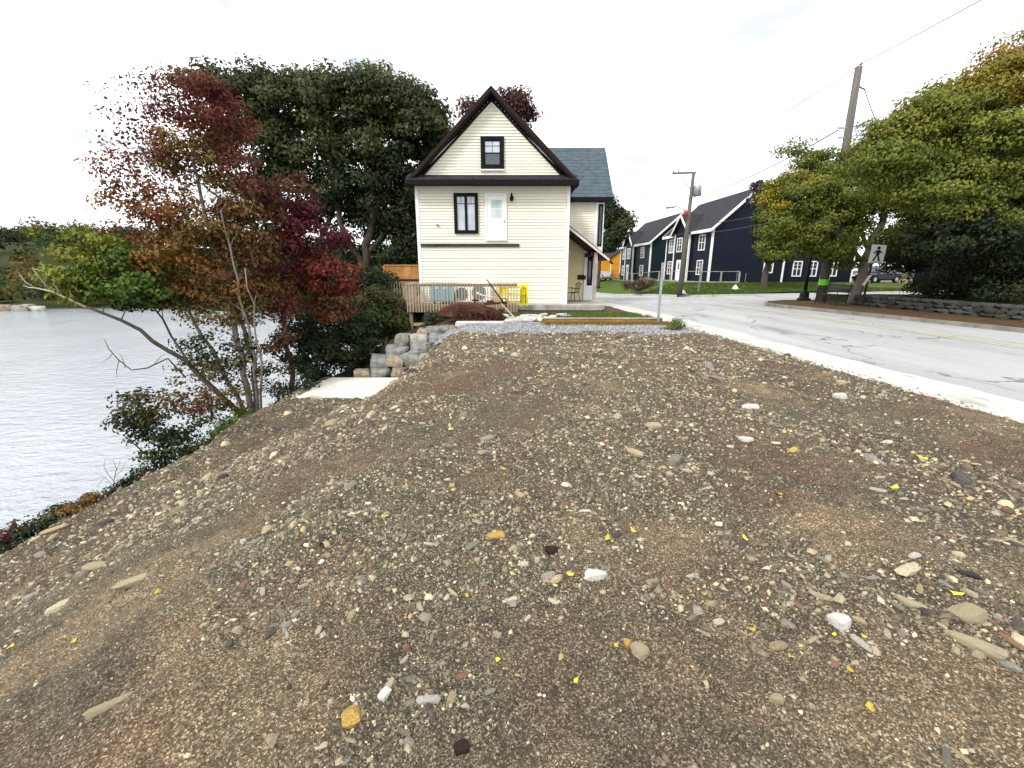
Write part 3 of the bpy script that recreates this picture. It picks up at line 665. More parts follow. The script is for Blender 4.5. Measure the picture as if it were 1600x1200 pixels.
for x, zb in ((DX0+.09, -1.05), (DX0+.72, -1.0), (-1.6, -.5), (.0, -.3)):
    MB().box((x-.07, DY+.08, zb), (x+.07, DY+.22, .135)).build('post', M_DECKWOOD, D)
MB().box((DX0+.17, DY+.1, -.68), (-2.9, DY+.14, -.55)).build('brace', M_GREYWOOD, D)
# side deck with cedar screen
S = thing('side_deck', 'side deck behind the house corner with a cedar privacy screen', 'deck', (-5.3, 21.6, -1.2))
SY = 21.6
for k in range(9):
    MB().box((-6.0+k*.215, 20.1, .15), (-6.0+k*.215+.205, 25, .19)).build('deck_board', M_DECKWOOD, S)
MB().box((-6.05, 20.0, -.05), (-4.12, 20.05, .19)).build('rim_joist', M_DECKWOOD, S)
MB().box((-6.08, 20.0, 1.06), (-4.12, 20.09, 1.10)).build('top_rail', M_GREYWOOD, S)
for k in range(16): link('baluster', bal, None, S, (-6.02+k*.122, 20.02, -.02))
for x in (-5.95, -4.4): MB().box((x-.07, 20.1, -3.0), (x+.07, 20.24, .14)).build('post', M_DECKWOOD, S)
for x in (-5.95, -4.4): MB().box((x-.07, 24.6, -3.0), (x+.07, 24.74, 1.9)).build('post', M_DECKWOOD, S)
a, b = at(601.5, 437, 24.4), at(654, 414, 24.4); k = 0; x = a.x+.05
while x < b.x:
    MB().box((x, 24.4, a.z), (x+.145, 24.425, b.z-.05)).build('screen_board', M_CEDAR, S); x += .15
MB().box((a.x, 24.36, b.z-.05), (b.x+.1, 24.46, b.z+.02)).build('cap_rail', M_CEDAR, S); MB().box((a.x, 24.36, a.z-.08), (b.x+.1, 24.398, a.z+.03)).build('rail', M_SOFFIT, S)
for xx in (a.x, ): MB().box((xx-.05, 24.35, a.z-.9), (xx+.05, 24.47, b.z-.05)).build('post', M_CEDAR, S)
# ------------------------------------------------------------------ things on the deck and in the yard
c = at(690, 462, 19.2)
B = thing('blue_plank_chest', 'pale blue vertical plank chest on black feet standing on the deck', 'chest', (c.x, 19.2, .175))
x0, x1 = at(673.5, 460, 19.2).x, at(708, 460, 19.2).x; n = 6; wd = (x1-x0)/n
for k in range(n): MB().box((x0+k*wd, 19.15, .29), (x0+(k+1)*wd-.015, 19.17, 1.0-.03*(k % 2))).build('plank', M_BLUEPL, B)
MB().box((x0, 19.172, .26), (x1, 19.62, .97)).build('body', M_BLUEPL, B); MB().box((x0-.02, 19.12, 1.0), (x1+.02, 19.64, 1.05)).build('lid', M_BLUEPL, B)
for k in range(2): MB().box((x0+.2+k*.35, 19.13, .82), (x0+.3+k*.35, 19.148, .88)).build('latch', M_WHITE, B)
for x in (x0+.12, (x0+x1)/2, x1-.12): MB().box((x-.06, 19.16, .175), (x+.06, 19.28, .258)).build('foot', M_CHAIR, B)
def heat_pump(name, label, loc, w, h, dpt, rz_=0, group=None):
    o = thing(name, label, 'heat pump', loc, rz_, group, world=False)
    MB().box((-w/2, 0, .06), (w/2, dpt, h)).build('casing', M_WHITE, o, bevel=.015)
    m = MB(); cx = -w*.12; r = h*.36
    m.ring((cx, -.012, h*.53), (0, 1, 0), r, r*.9, .02, 20)
    for k in range(1, 5): m.ring((cx, -.012, h*.53), (0, 1, 0), r*k/5, r*k/5-.012, .012, 16)
    for k in range(6):
        a_ = math.pi*k/6; m.bar((cx-math.cos(a_)*r, -.012, h*.53-math.sin(a_)*r), (cx+math.cos(a_)*r, -.012, h*.53+math.sin(a_)*r), .01, .008, (0, 1, 0))
    m.build('fan_grille', M_GREYMETAL, o)
    MB().tube([(cx, .004, h*.53), (cx, -.003, h*.53)], r*.92, 20).build('fan_recess', simple('fan_recess_grey', (.12, .13, .13), .6, .2, 5), o)
    for s in (-1, 1): MB().box((s*w*.35-.03, .02, 0), (s*w*.35+.03, dpt-.02, .058)).build('foot', M_CHAIR, o)
    return o
heat_pump('heat_pump', 'white heat pump with grey round fan behind the deck spindles', (at(752, 455, 19.4).x, 19.4, .175), .9, .88, .34)
heat_pump('heat_pump', 'white box heat pump against the wall between the blue chest and the round fan unit', (at(724, 455, 19.5).x, 19.5, .175), .6, .78, .3)
hs = MB(); hs.tube([at(744, 457, 19.1), at(752, 461, 19.0), at(765, 464, 19.0), at(779, 466, 19.05)], .035, 8)
hs.build('drain_hose', M_WHITE, None, True, 'white drain hose sagging beside the fan unit behind the railing', 'hose')
x0, x1 = at(778, 460, 18.9).x, at(825, 460, 18.9).x; zt, zb = 1.02, .175
Yb = thing('yellow_bench', 'bright yellow wooden bench frame leaning at the end of the deck railing', 'bench', ((x0+x1)/2, 18.9, .11))
for x in (x0+.05, x0+.42, x1-.30, x1-.05): MB().box((x-.05, 18.85, .11), (x+.05, 18.92, zt)).build('leg', M_YELLOW, Yb)
for i, zz in enumerate((.28, .62, .93)): MB().box((x0, 18.925, zz-.05), (x1, 18.96, zz+.05)).build('slat', M_YELLOW, Yb)
MB().box((x1-.33, 18.965, .3), (x1-.02, 19.0, 1.0)).build('end_panel', M_YELLOW, Yb); MB().box((x0+.02, 18.965, .66), (x0+.4, 19.0, 1.0)).build('end_panel', M_YELLOW, Yb)
for x in (x1-.3, x1-.1): MB().box((x-.012, 18.83, .25), (x+.012, 18.848, .85)).build('hinge', M_CHAIR, Yb)
# iron chair on the porch
c = at(894, 472, 21.6)
K = thing('iron_chair', 'black iron garden chair on the porch beside the cream wall', 'chair', (2.95, 21.5, .11), R(-65), None, False)
MB().cbox((0, 0, .43), (.46, .44, .03)).build('seat', M_CHAIR, K)
bk = MB()
for k in range(6): bk.tube([(-.2+.08*k, .22, .44), (-.2+.08*k, .30, .86)], .012, 5)
bk.tube([(-.23, .30, .84), (0, .31, .93), (.23, .30, .84)], .02, 6); bk.build('backrest', M_CHAIR, K)
for sx in (-1, 1):
    MB().tube([(sx*.22, -.2, .43), (sx*.25, -.24, .64), (sx*.25, .05, .66), (sx*.22, .25, .62)], .015, 5).build('armrest', M_CHAIR, K)
    MB().tube([(sx*.2, -.19, .43), (sx*.22, -.24, .2), (sx*.22, -.22, 0)], .015, 5).build('leg', M_CHAIR, K); MB().tube([(sx*.2, .19, .43), (sx*.21, .24, .2), (sx*.22, .27, 0)], .015, 5).build('leg', M_CHAIR, K)
# rusty machine: crumpled hood, wheels, frame and lever
Q = thing('rusty_machine', 'heap of rusted old machinery with a long lever lying before the deck', 'scrap machine', (-.95, 14.3, 0))
Yq = 14.3
st = [(684,489,494,.10),(690,481,497,.2),(706,475,498,.34),(722,472,499,.42),(738,473,499,.44),(752,475,499.5,.42),(766,480,500,.38),(780,487,500.5,.3),(790,494,500,.18),(794,497,499,.06)]
V = []; n = 14
for i, (u, v0, v1, hw) in enumerate(st):
    a, b = at(u, v1, Yq), at(u, v0, Yq); cz, hh = (a.z+b.z)/2, (b.z-a.z)/2
    for k in range(n):
        an = 2*math.pi*k/n; cr = 1+rnd.uniform(-.17, .12)
        V.append((a.x, Yq+hw*math.cos(an)*cr+.03*math.sin(i*1.7), cz+hh*math.copysign(abs(math.sin(an))**.7, math.sin(an))*cr))
hood = MB().add(V, [(i*n+k, (i+1)*n+k, (i+1)*n+(k+1) % n, i*n+(k+1) % n) for i in range(len(st)-1) for k in range(n)]+[tuple(range(n)), tuple(range((len(st)-1)*n, len(st)*n))[::-1]]).build('hood', M_RUST, Q)
for j, (u, v, rr) in enumerate(((722, 492, .26), (735, 494, .2), (768, 491, .22))):
    c = at(u, v, Yq-.5+.02*j); m = MB(); m.ring(c, (0, 1, .1), rr, rr-.035, .04, 22)
    for k in range(5):
        a_ = 2*math.pi*k/5+j; m.bar(c, c+Vector((math.cos(a_), 0, math.sin(a_)))*(rr-.02), .022, .022, (0, 1, 0))
    m.tube([c+Vector((0, -.05, 0)), c+Vector((0, .12, 0))], .045, 8); m.build('wheel', M_RUST, Q)
m = MB(); m.bar(at(704, 499, Yq-.45), at(754, 498, Yq-.45), .06, .05); m.bar(at(712, 503, Yq-.4), at(748, 503, Yq-.4), .05, .05); m.bar(at(708, 506, Yq-.4), at(706, 497, Yq-.4), .04, .04); m.bar(at(744, 506, Yq-.4), at(746, 497, Yq-.4), .04, .04)
m.build('frame', M_RUST, Q)
m = MB(); c = at(742, 469, Yq); m.tube([at(742, 474, Yq), at(742, 466, Yq)], .03, 8); m.bar(at(737, 469, Yq), at(748, 470, Yq), .05, .05); m.ring(c, (0, 0, 1), .1, .06, .03, 12); m.build('valve', M_RUST, Q)
m = MB(); m.bar(at(756, 475, Yq-.1), at(793, 473, Yq-.1), .09, .07); m.cbox(at(766, 472, Yq-.1), (.22, .2, .1)); m.cbox(at(784, 486, Yq-.2), (.2, .2, .14)); m.bar(at(790, 473, Yq-.1), at(791, 484, Yq-.1), .05, .05)
c = at(788, 470.5, Yq-.12); m.ring(c, (0, 1, 0), .10, .075, .04, 16); m.build('gearbox', M_RUST, Q)
m = MB(); m.tube([at(760.5, 436.5, Yq-.15), at(770, 450, Yq-.15), at(785, 470, Yq-.15)], [.018, .022, .028], 7); m.tube([at(784, 469, Yq-.15), at(786, 474, Yq-.15)], .035, 7); m.build('lever', M_RUST, Q)
m = MB(); m.tube([at(783, 474, Yq-.2), at(795, 487, Yq-.3), at(803, 495.5, Yq-.35)], [.022, .025, .032], 7); m.build('pipe', simple('bare_pole', (.38, .34, .26), .8, .2, 6), Q)
for pts in ([(700,481),(720,477),(740,478),(760,483)], [(712,488),(726,484),(740,490),(752,496)], [(760,490),(768,484),(776,490),(786,492)]):
    MB().tube([at(u, v, Yq-.44) for u, v in pts], .012, 5).build('bent_rod', M_RUST, Q)
# timber edging, post, weed
T = thing('timber_edging', 'low orange-brown timber edging along the grey gravel', 'timber edging', (2.8, 13.75, 0))
for x0, x1 in ((.95, 2.9), (2.91, 4.72)):
    MB().box((x0, 13.72, -.05), (x1, 13.80, .115)).build('timber', simple('orange_timber_%d' % int(x0*10), (.30, .14, .05), .8, .35, 3, bump=.3), T)
    MB().box((x0-.02, 13.70, .117), (x1-.005, 13.86, .145)).build('cap_plank', M_OLDPLANK, T)
MB().box((4.62, 13.88, -.05), (4.70, 15.2, .115)).build('timber', M_DECKWOOD, T); MB().box((.98, 13.88, -.05), (1.06, 14.9, .115)).build('timber', M_DECKWOOD, T)
p = at(1028.5, 503, 13.55)
P = thing('bare_sign_post', 'bare galvanised steel sign post standing at the end of the timber edging', 'post', (p.x, p.y, 0))
MB().prism([(p.x-.035, p.y), (p.x+.035, p.y), (p.x+.035, p.y+.04), (p.x+.028, p.y+.04), (p.x+.028, p.y+.008), (p.x-.028, p.y+.008), (p.x-.028, p.y+.04), (p.x-.035, p.y+.04)], 'z', -.1, 1.82).build('channel', M_GREYMETAL, P)
MB().box((p.x-.04, p.y-.012, 1.45), (p.x+.04, p.y-.002, 1.80)).build('plate', M_GREYMETAL, P)
for k in range(3): MB().tube([(p.x, p.y-.016, 1.5+k*.12), (p.x, p.y-.011, 1.5+k*.12)], .012, 6).build('bolt', M_CHAIR, P)
# ------------------------------------------------------------------ navy houses across the street
YAW = math.atan(.0626)
def lwin(parent, o, ud, nd, w, h, cols=2, mat=None):          # white window in a wall: o = lower left corner, ud along, nd outward
    o, ud, nd = Vector(o), Vector(ud), Vector(nd); up = Vector((0, 0, 1)); mat = mat or M_WHITE
    def bx(m, a0, a1, b0, b1, c0, c1):
        ps = [o+ud*a+nd*c_+up*b for b in (b0, b1) for a, c_ in ((a0,c0),(a1,c0),(a1,c1),(a0,c1))]
        m.add(ps, [(0,3,2,1),(4,5,6,7),(0,1,5,4),(1,2,6,5),(2,3,7,6),(3,0,4,7)])
    t = .10; m = MB(); bx(m, 0, t, 0, h, 0, .07); bx(m, w-t, w, 0, h, 0, .07); bx(m, t, w-t, 0, t, 0, .07); bx(m, t, w-t, h-t, h, 0, .07); bx(m, t, w-t, h/2-.03, h/2+.03, 0, .06)
    for k in range(1, cols): bx(m, w*k/cols-.035, w*k/cols+.035, t, h/2-.03, 0, .058); bx(m, w*k/cols-.035, w*k/cols+.035, h/2+.03, h-t, 0, .058)
    f = m.build('window', mat, parent)
    m = MB(); bx(m, t, w-t, t, h/2-.03, 0, .02); m.build('pane', M_GLASS, f); m = MB(); bx(m, t, w-t, h/2+.03, h-t, 0, .02); m.build('pane', M_GLASS, f)
    m = MB(); bx(m, t, w-t, h*.73, h*.73+.03, .0, .045); m.build('muntin', mat, f)
    return f
def navy_house(label, loc, L, bay, wins, wall):
    h = thing('navy_house', label, 'house', loc, YAW, 'navy houses across the street', False)
    D_, E, RZ = 7.7, 5.25, 8.75; cx = D_/2
    MB().box((0, 0, -1.0), (D_, L, E)).prism([(0, E), (D_, E), (cx, RZ)], 'y', 0, L).build('wall', wall, h)
    b0, b1 = bay; bm = (b0+b1)/2; bz = E+1.75
    MB().box((-.35, b0, -1.0), (-.001, b1, E)).build('bay_wall', wall, h); MB().prism([(b0, E), (b1, E), (bm, bz)], 'x', -.35, 1.2).build('bay_gable', wall, h)
    for sg in (-1, 1):
        ex = cx+sg*(cx+.4); ez = E-.28
        r = MB().prism([(cx, RZ+.2), (ex, ez+.2), (ex, ez+.06), (cx, RZ+.04)], 'y', -.45, L+.45).build('roof_slope', M_DSHINGLE, h)
        for y0 in (-.52, L+.455): MB().prism([(cx, RZ+.22), (ex-sg*.0, ez+.22), (ex, ez-.06), (cx, RZ-.06)], 'y', y0, y0+.065).build('rake_board', M_WHITE, r)
        if sg < 0:
            for ya, yb in ((-.5, b0-.35), (b1+.35, L+.5)): MB().box((ex-.06, ya, ez-.1), (ex, yb, ez+.2)).build('gutter', M_WHITE, r)
    for sg in (-1, 1):
        ey = bm+sg*((b1-b0)/2+.4); ez = E-.32
        r = MB().prism([(bm, bz+.2), (ey, ez+.2), (ey, ez+.06), (bm, bz+.04)], 'x', -.75, 2.2).build('bay_roof_slope', M_DSHINGLE, h)
        MB().prism([(bm, bz+.22), (ey+sg*.03, ez+.2), (ey+sg*.03, ez-.08), (bm, bz-.08)], 'x', -.82, -.755).build('rake_board', M_WHITE, r)
    tr = [(-.06, -.06), (-.06, L-.10), (-.41, b0-.04), (-.41, b1-.1), (D_-.12, -.06)]
    for x, y in tr: MB().box((x, y, -.1), (x+.18, y+.18, E-.05)).build('corner_board', M_WHITE, h)
    for y, z_, w, hh, inbay in wins:
        x = -.35 if inbay else 0
        lwin(h, (x-.001, y+w/2, z_), (0, -1, 0), (-1, 0, 0), w, hh)
    dy = bm+.3; MB().box((-.40, dy-.55, .1), (-.352, dy+.55, 2.35)).build('door_frame', M_WHITE, h); dd = MB().box((-.43, dy-.43, .12), (-.402, dy+.43, 2.22)).build('door', M_WHITE, h)
    MB().box((-.445, dy-.35, 1.3), (-.432, dy-.05, 2.0)).build('pane', M_GLASS, dd)
    MB().box((-1.3, dy-.8, -.4), (-.352, dy+.8, .09)).build('step', M_CONC, h)
    MB().tube([(-.36, bm, bz-.55), (-.42, bm, bz-.55)], .28, 14).build('gable_vent', M_WHITE, h); MB().tube([(cx-.35, -.002, RZ-.95), (cx-.35, -.07, RZ-.95)], .36, 16).build('gable_vent', M_WHITE, h)
    MB().box((D_*.5, -.05, -.3), (D_*.5+.05, -.002, .9)).build('conduit', M_GREYMETAL, h)
    return h
W1 = [(2.0, 3.2, 1.35, 1.55, 0), (2.0, .75, 1.25, 1.5, 0), (6.55, 3.2, 1.3, 1.55, 1), (9.5, 3.2, 1.35, 1.55, 0), (9.5, .75, 1.3, 1.5, 0)]
n1 = navy_house('dark navy two-storey house with white trim directly behind the leaning utility pole', (19.7, 45, .36), 11.0, (4.2, 7.9), W1, M_NAVY)
lwin(n1, (5.6, -.001, .95), (1, 0, 0), (0, -1, 0), 1.0, 1.55)
W2 = [(3.0, 3.2, 1.5, 1.55, 0), (3.0, .75, 1.4, 1.5, 0), (7.9, 3.2, 1.5, 1.55, 1), (11.3, 3.2, 1.3, 1.55, 0), (11.3, .75, 1.3, 1.5, 0)]
navy_house('dark teal two-storey house with white trim beyond the flowering shrub', (18.68, 61.3, .04), 13.1, (6.0, 9.6), W2, M_TEAL)
# long low navy block along the side street
nb = thing('navy_house', 'long navy house with four white windows seen below the street tree', 'house', (26.6, 46.5, .2), 0, 'navy houses across the street', False)
MB().box((0, 0, -.6), (8.6, 9, 5.4)).prism([(-.4+.4, 5.4), (9, 5.4), (9, 6.2), (4.5, 8.2)][::1], 'x', 0.0, 8.6).build('wall', M_NAVY, nb)
MB().prism([(-.4, 5.2), (4.5, 8.6), (9.4, 5.2), (9.4, 5.4), (4.5, 8.8), (-.4, 5.4)], 'x', -.3, 8.9).build('roof_slope', M_DSHINGLE, nb)
for x in (2.35, 3.95, 6.05): lwin(nb, (x, -.001, .75), (1, 0, 0), (0, -1, 0), .95, 1.55); lwin(nb, (x, -.001, 3.4), (1, 0, 0), (0, -1, 0), .95, 1.55)
lwin(nb, (-.0, -.001, 3.4), (1, 0, 0), (0, -1, 0), .95, 1.55)
for x in (-.05, 8.5): MB().box((x, -.05, -.2), (x+.16, .1, 5.2)).build('corner_board', M_WHITE, nb)
heat_pump('heat_pump', 'white heat pump standing between windows of the long navy house', (32.15, 45.9, .28), .85, .9, .35)
# porch house at the far right behind the trees
ph = thing('porch_house', 'dark house with a white columned porch glimpsed between the dark trunks', 'house', (34.5, 29.5, .6), 0, None, False)
MB().box((0, 2.0, -.5), (9, 9, 5.2)).build('wall', M_NAVY, ph); MB().prism([(1.6, 5.2), (5.5, 8.4), (9.4, 5.2)], 'x', -.3, 9.3).build('roof', M_DSHINGLE, ph)
MB().box((-.1, 0, .25), (9.1, 2.0, .4)).build('porch_floor', M_OLDPLANK, ph); MB().box((-.2, -.2, 3.0), (9.2, 2.0, 3.25)).build('porch_roof', M_DSHINGLE, ph)
for x in (0, 1.8, 3.6, 5.4, 7.2, 8.9): MB().box((x-.07, .02, .4), (x+.07, .16, 3.0)).build('column', M_WHITE, ph)
for x in np.arange(.2, 8.9, .22): MB().box((x-.02, .06, .5), (x+.02, .1, 1.25)).build('baluster', M_WHITE, ph)
MB().box((0, .03, 1.25), (8.9, .13, 1.32)).build('hand_rail', M_WHITE, ph)
for x in (.9, 3.2, 6.3): lwin(ph, (x, 1.999, 1.0), (1, 0, 0), (0, -1, 0), 1.0, 1.7)
# orange houses down the street
for lb, loc, w, rz_ in (('bright orange house seen past the porch post, its end wall to the street', (13.5, 84, -1.4), 5.0, YAW), ('small orange house with grey roof beyond the teal house', (18.2, 88, -1.2), 6.0, YAW)):
    o = thing('orange_house', lb, 'house', loc, rz_, 'orange houses down the street', False)
    MB().box((0, 0, -.5), (w, 8, 4.2)).prism([(0, 4.2), (w, 4.2), (w/2, 6.4)], 'y', 0, 8).build('wall', M_ORANGE, o)
    for sg in (-1, 1): MB().prism([(w/2, 6.75), (w/2+sg*(w/2+.35), 4.25), (w/2+sg*(w/2+.35), 4.05), (w/2, 6.5)], 'y', -.3, 8.3).build('roof_slope', M_DSHINGLE, o)
    for x in (-.03, w-.12): MB().box((x, -.05, -.3), (x+.15, .1, 4.1)).build('corner_board', M_WHITE, o)
    lwin(o, (w*.55, -.001, 1.1), (1, 0, 0), (0, -1, 0), 1.1, 1.4); lwin(o, (-.001, 3.2, 1.1), (0, -1, 0), (-1, 0, 0), 1.1, 1.4)
# rail fence along the lawn
FN = thing('rail_fence', 'grey weathered rail fence along the lawn before the navy houses', 'fence', (17.8, 44, .3))
fp = [(21.7, 42.8), (20.1, 43.1), (18.3, 43.4), (17.75, 46.5), (17.5, 49.6), (17.3, 52.8), (17.1, 56), (16.9, 59), (16.7, 62), (16.5, 65), (16.3, 68), (16.1, 71), (15.9, 74)]
for i, (x, y) in enumerate(fp):
    zg = float(ground(x, y)); MB().box((x-.06, y-.06, zg-.2), (x+.06, y+.06, zg+1.12)).build('post', M_OLDPLANK, FN)
    if i:
        xa, ya = fp[i-1]; za = float(ground(xa, ya))
        MB().bar((xa, ya, za+1.13), (x, y, zg+1.13), .12, .05).build('top_rail', M_OLDPLANK, FN); MB().bar((xa, ya-.07, za+.12), (x, y-.07, zg+.12), .05, .16).build('bottom_rail', M_OLDPLANK, FN)
# small posts and white stones on the lawn
x, y = 14.9, 35.5; zg = float(ground(x, y)); MB().prism([(x-.05, y), (x+.05, y), (x+.05, y+.05), (x-.05, y+.05)], 'z', zg-.1, zg+2.2).tube([(x, y-.004, zg+2.0), (x, y-.02, zg+2.0)], .03, 6).build('marker_post', M_GREYMETAL, None, False, 'thin grey steel marker post standing alone on the lawn bank', 'post', loc=(x, y, zg))
for (x, y, lb) in ((12.95, 33.6, 'small white painted stones heaped at the foot of the utility pole'), (18.3, 36.5, 'small white marker dome with a thin rod on the lawn')):
    zg = float(ground(x, y)); o = thing('white_marker', lb, 'marker', (x, y, zg))
    MB().lathe([(.28, 0), (.26, .1), (.16, .2), (.1, .3), (.02, .38)], (x, y, zg), 10).build('cap', M_WHITE, o); MB().lathe([(.42, -.05), (.4, .05), (.3, .06)], (x, y, zg), 10).build('base', M_WHITE, o)
    if x > 15: MB().tube([(x, y, zg+.3), (x+.02, y, zg+1.5)], .018, 5).build('rod', M_GREYMETAL, o)
x, y = 9.75, 46.0
# ------------------------------------------------------------------ poles, lamp and wires
def pole(name, label, base, top, r0, r1):
    o = thing(name, label, 'utility pole', base)
    MB().tube([Vector(base)-Vector((0, 0, .4)), (Vector(base)+Vector(top))/2, top], [r0, (r0+r1)/2, r1], 12).build('shaft', M_POLE, o, True); return o
b1 = Vector((12.45, 33.0, -.2)); t1 = at(1084, 269, 33.0); t1.y = 33.0
p1 = pole('utility_pole', 'slim grey utility pole with cross-arm, transformer and street lamp before the navy house', b1, t1, .19, .11)
a1 = at(1051, 271, 33.0); MB().bar(a1, at(1088, 269.5, 33.0), .10, .12).build('cross_arm', M_POLE, p1); MB().bar(at(1062, 273, 33), at(1078, 296, 33), .05, .05).build('brace', M_GREYMETAL, p1)
for u in (1052, 1060): MB().lathe([(.03, 0), (.06, .05), (.04, .09), (.06, .13), (.02, .2)], at(u, 270, 33.0), 8).build('insulator', M_GREYMETAL, p1)
c = at(1089, 306, 32.8); MB().lathe([(.2, -.02), (.27, 0), (.27, .62), (.24, .68), (.08, .72)], c, 14).build('transformer', M_GREYMETAL, p1, True); MB().tube([c+Vector((.05, 0, .7)), c+Vector((.08, 0, .95))], .04, 6).build('bushing', M_GREYMETAL, p1)
MB().tube([at(1076, 337, 33), at(1068, 327, 32.9), at(1058, 322.5, 32.8), at(1049, 323, 32.7)], .035, 7).build('lamp_arm', M_GREYMETAL, p1, True); c = at(1047, 324, 32.7); MB().cbox(c, (.62, .26, .13)).build('lamp_head', M_GREYMETAL, p1, bevel=.04)
MB().lathe([(.07, -.17), (.15, -.12), (.18, .04), (.13, .16), (.04, .2)], at(1071.5, 333, 32.7), 10).build('red_basket', M_RED, p1)
MB().tube([at(1090, 312, 32.8), at(1089, 325, 32.8), at(1081, 335, 32.9)], .025, 5).build('cable', M_WIRE, p1)
b2 = Vector((14.95, 21.4, .1)); t2 = at(1342, 105, 21.4)
p2 = pole('utility_pole', 'tall brown utility pole with a lime green band beside the bench', b2, t2, .21, .14)
zc = at(1290, 441, 21.4).z; c0 = b2.lerp(t2, (zc-b2.z)/(t2.z-b2.z)); MB().tube([c0+Vector((0, 0, -.14)), c0+Vector((0, 0, .14))], .216, 14).build('green_band', simple('lime_green_band', (.22, .75, .02), .4, .05, 4), p2)
pin = at(1345.5, 100, 21.4); MB().tube([t2+Vector((.1, 0, -.3)), pin], .03, 6).lathe([(.03, 0), (.07, .05), (.04, .1), (.05, .14)], pin-Vector((0, 0, .05)), 8).build('pin_insulator', M_GREYMETAL, p2)
for v in (200, 215): MB().bar(at(1309, v, 21.4), at(1330, v, 21.35), .05, .06).build('bracket', M_GREYMETAL, p2)
MB().tube([at(1339, 133, 21.4), at(1347, 138, 21.3), at(1352, 140, 21.2)], .03, 6).build('cable_clamp', M_WIRE, p2)
def wire(label, a, b, sag=.3, r=.014):
    r = r*1.3
    a, b = Vector(a), Vector(b); pts = [a.lerp(b, k/14)-Vector((0, 0, sag*4*(k/14)*(1-k/14))) for k in range(15)]
    MB().tube(pts, r, 5).build('overhead_wire', M_WIRE, None, True, label, 'wire', loc=a)
wire('top power wire running from the tall brown pole to the cross-arm of the slim pole', pin, at(1053, 268.5, 33), .25)
wire('top power wire rising from the tall brown pole over the road corner', pin, (15.9, 2.0, 10.4), .2)
wire('power wire leading from the cross-arm down the street past the teal house', at(1053, 268.5, 33), (9.5, 75, 8.0), .5)
wire('thick telephone wire from the tall brown pole passing the transformer pole', at(1310, 203, 21.4), at(1079, 309, 33), .35, .02)
wire('telephone wire from the transformer pole down the street', at(1079, 309, 33), (10.5, 78, 6.0), .5, .02)
wire('lower cable from the tall brown pole across the navy gable wall', at(1305, 305, 21.4), at(1076, 352, 33), .25, .016)
wire('lowest cable from the tall brown pole across the navy gable wall', at(1300, 322, 21.4), at(1074, 366, 33), .25, .016)
wire('service wire from the tall brown pole into the trees beside the bench', at(1351, 140, 21.2), (21.0, 26.0, 7.2), .2)
wire('upper side wire from the tall brown pole into the street tree', at(1329, 198, 21.35), (20.5, 15.5, 8.0), .2)
wire('lower side wire from the tall brown pole into the street tree', at(1329, 213, 21.35), (20.5, 15.5, 7.4), .2)
# black lamp post
lp = thing('street_lamp', 'black cast-iron street lamp post standing at the street corner', 'street lamp', (14.7, 22.3, .12))
MB().lathe([(.30, 0), (.30, .10), (.22, .14), (.20, .38), (.14, .48), (.10, .52)], (14.7, 22.3, .12), 14).build('base', M_CHAIR, lp)
MB().tube([(14.7, 22.3, .6), (14.7, 22.3, 3.9)], [.085, .06], 12).build('shaft', M_CHAIR, lp, True)
MB().lathe([(.08, 3.75), (.16, 3.85), (.20, 4.0)], (14.7, 22.3, .12), 12).build('lamp_collar', M_CHAIR, lp); MB().lathe([(.18, 4.0), (.24, 4.25), (.18, 4.5), (.05, 4.6)], (14.7, 22.3, .12), 12).build('lamp_globe', M_WHITE, lp, True)
# pedestrian crossing sign, leaning
s0 = Vector((14.75, 18.6, .1)); s1 = at(1368, 386, 18.6)
sg = thing('crossing_sign', 'white pedestrian crossing sign on a leaning black post beside the street tree', 'sign', s0)
MB().tube([s0-Vector((0, 0, .3)), s1], .045, 8).build('post', M_CHAIR, sg)
ax = (s1-s0).normalized(); rt = Vector((ax.z, 0, -ax.x)).normalized(); nn = Vector((0, -1, 0)); c = at(1369, 397, 18.6); c = Vector((c.x, 18.54, c.z))
def on_plate(a, b, off=.0): return c+rt*a+ax*b+nn*off
def plate_poly(m, pts, off, th):
    n_ = len(pts); m.add([on_plate(a, b, off) for a, b in pts]+[on_plate(a, b, off+th) for a, b in pts], [tuple(range(n_)), tuple(range(n_, 2*n_))[::-1]]+[(i, (i+1) % n_, n_+(i+1) % n_, n_+i) for i in range(n_)])
m = MB(); plate_poly(m, [(-.30, -.36), (.30, -.36), (.30, .36), (-.30, .36)], 0, .012); pl = m.build('plate', M_WHITE, sg)
m = MB()   # walking figure
plate_poly(m, [(.07*math.cos(k*math.pi/5), .235+.065*math.sin(k*math.pi/5)) for k in range(10)], .013, .004)
plate_poly(m, [(-.07, .15), (.06, .16), (.09, .02), (.06, -.06), (-.06, -.06), (-.06, .02)], .013, .004)
plate_poly(m, [(-.06, -.055), (.0, -.055), (-.10, -.28), (-.17, -.27)], .013, .0045); plate_poly(m, [(.0, -.055), (.06, -.055), (.16, -.27), (.09, -.285)], .013, .005)
plate_poly(m, [(-.07, .15), (-.04, .12), (-.13, .0), (-.18, .02)], .013, .0055); plate_poly(m, [(.06, .16), (.07, .10), (.15, .03), (.19, .06)], .013, .0058)
plate_poly(m, [(-.25, -.33), (.25, -.33), (.25, -.31), (-.25, -.31)], .013, .004)
m.build('walking_figure', M_CHAIR, pl)
MB().bar(at(1349, 446, 18.5), at(1360, 430, 18.5), .02, .16, (0, 1, 0)).build('tab', M_YLINE, sg)
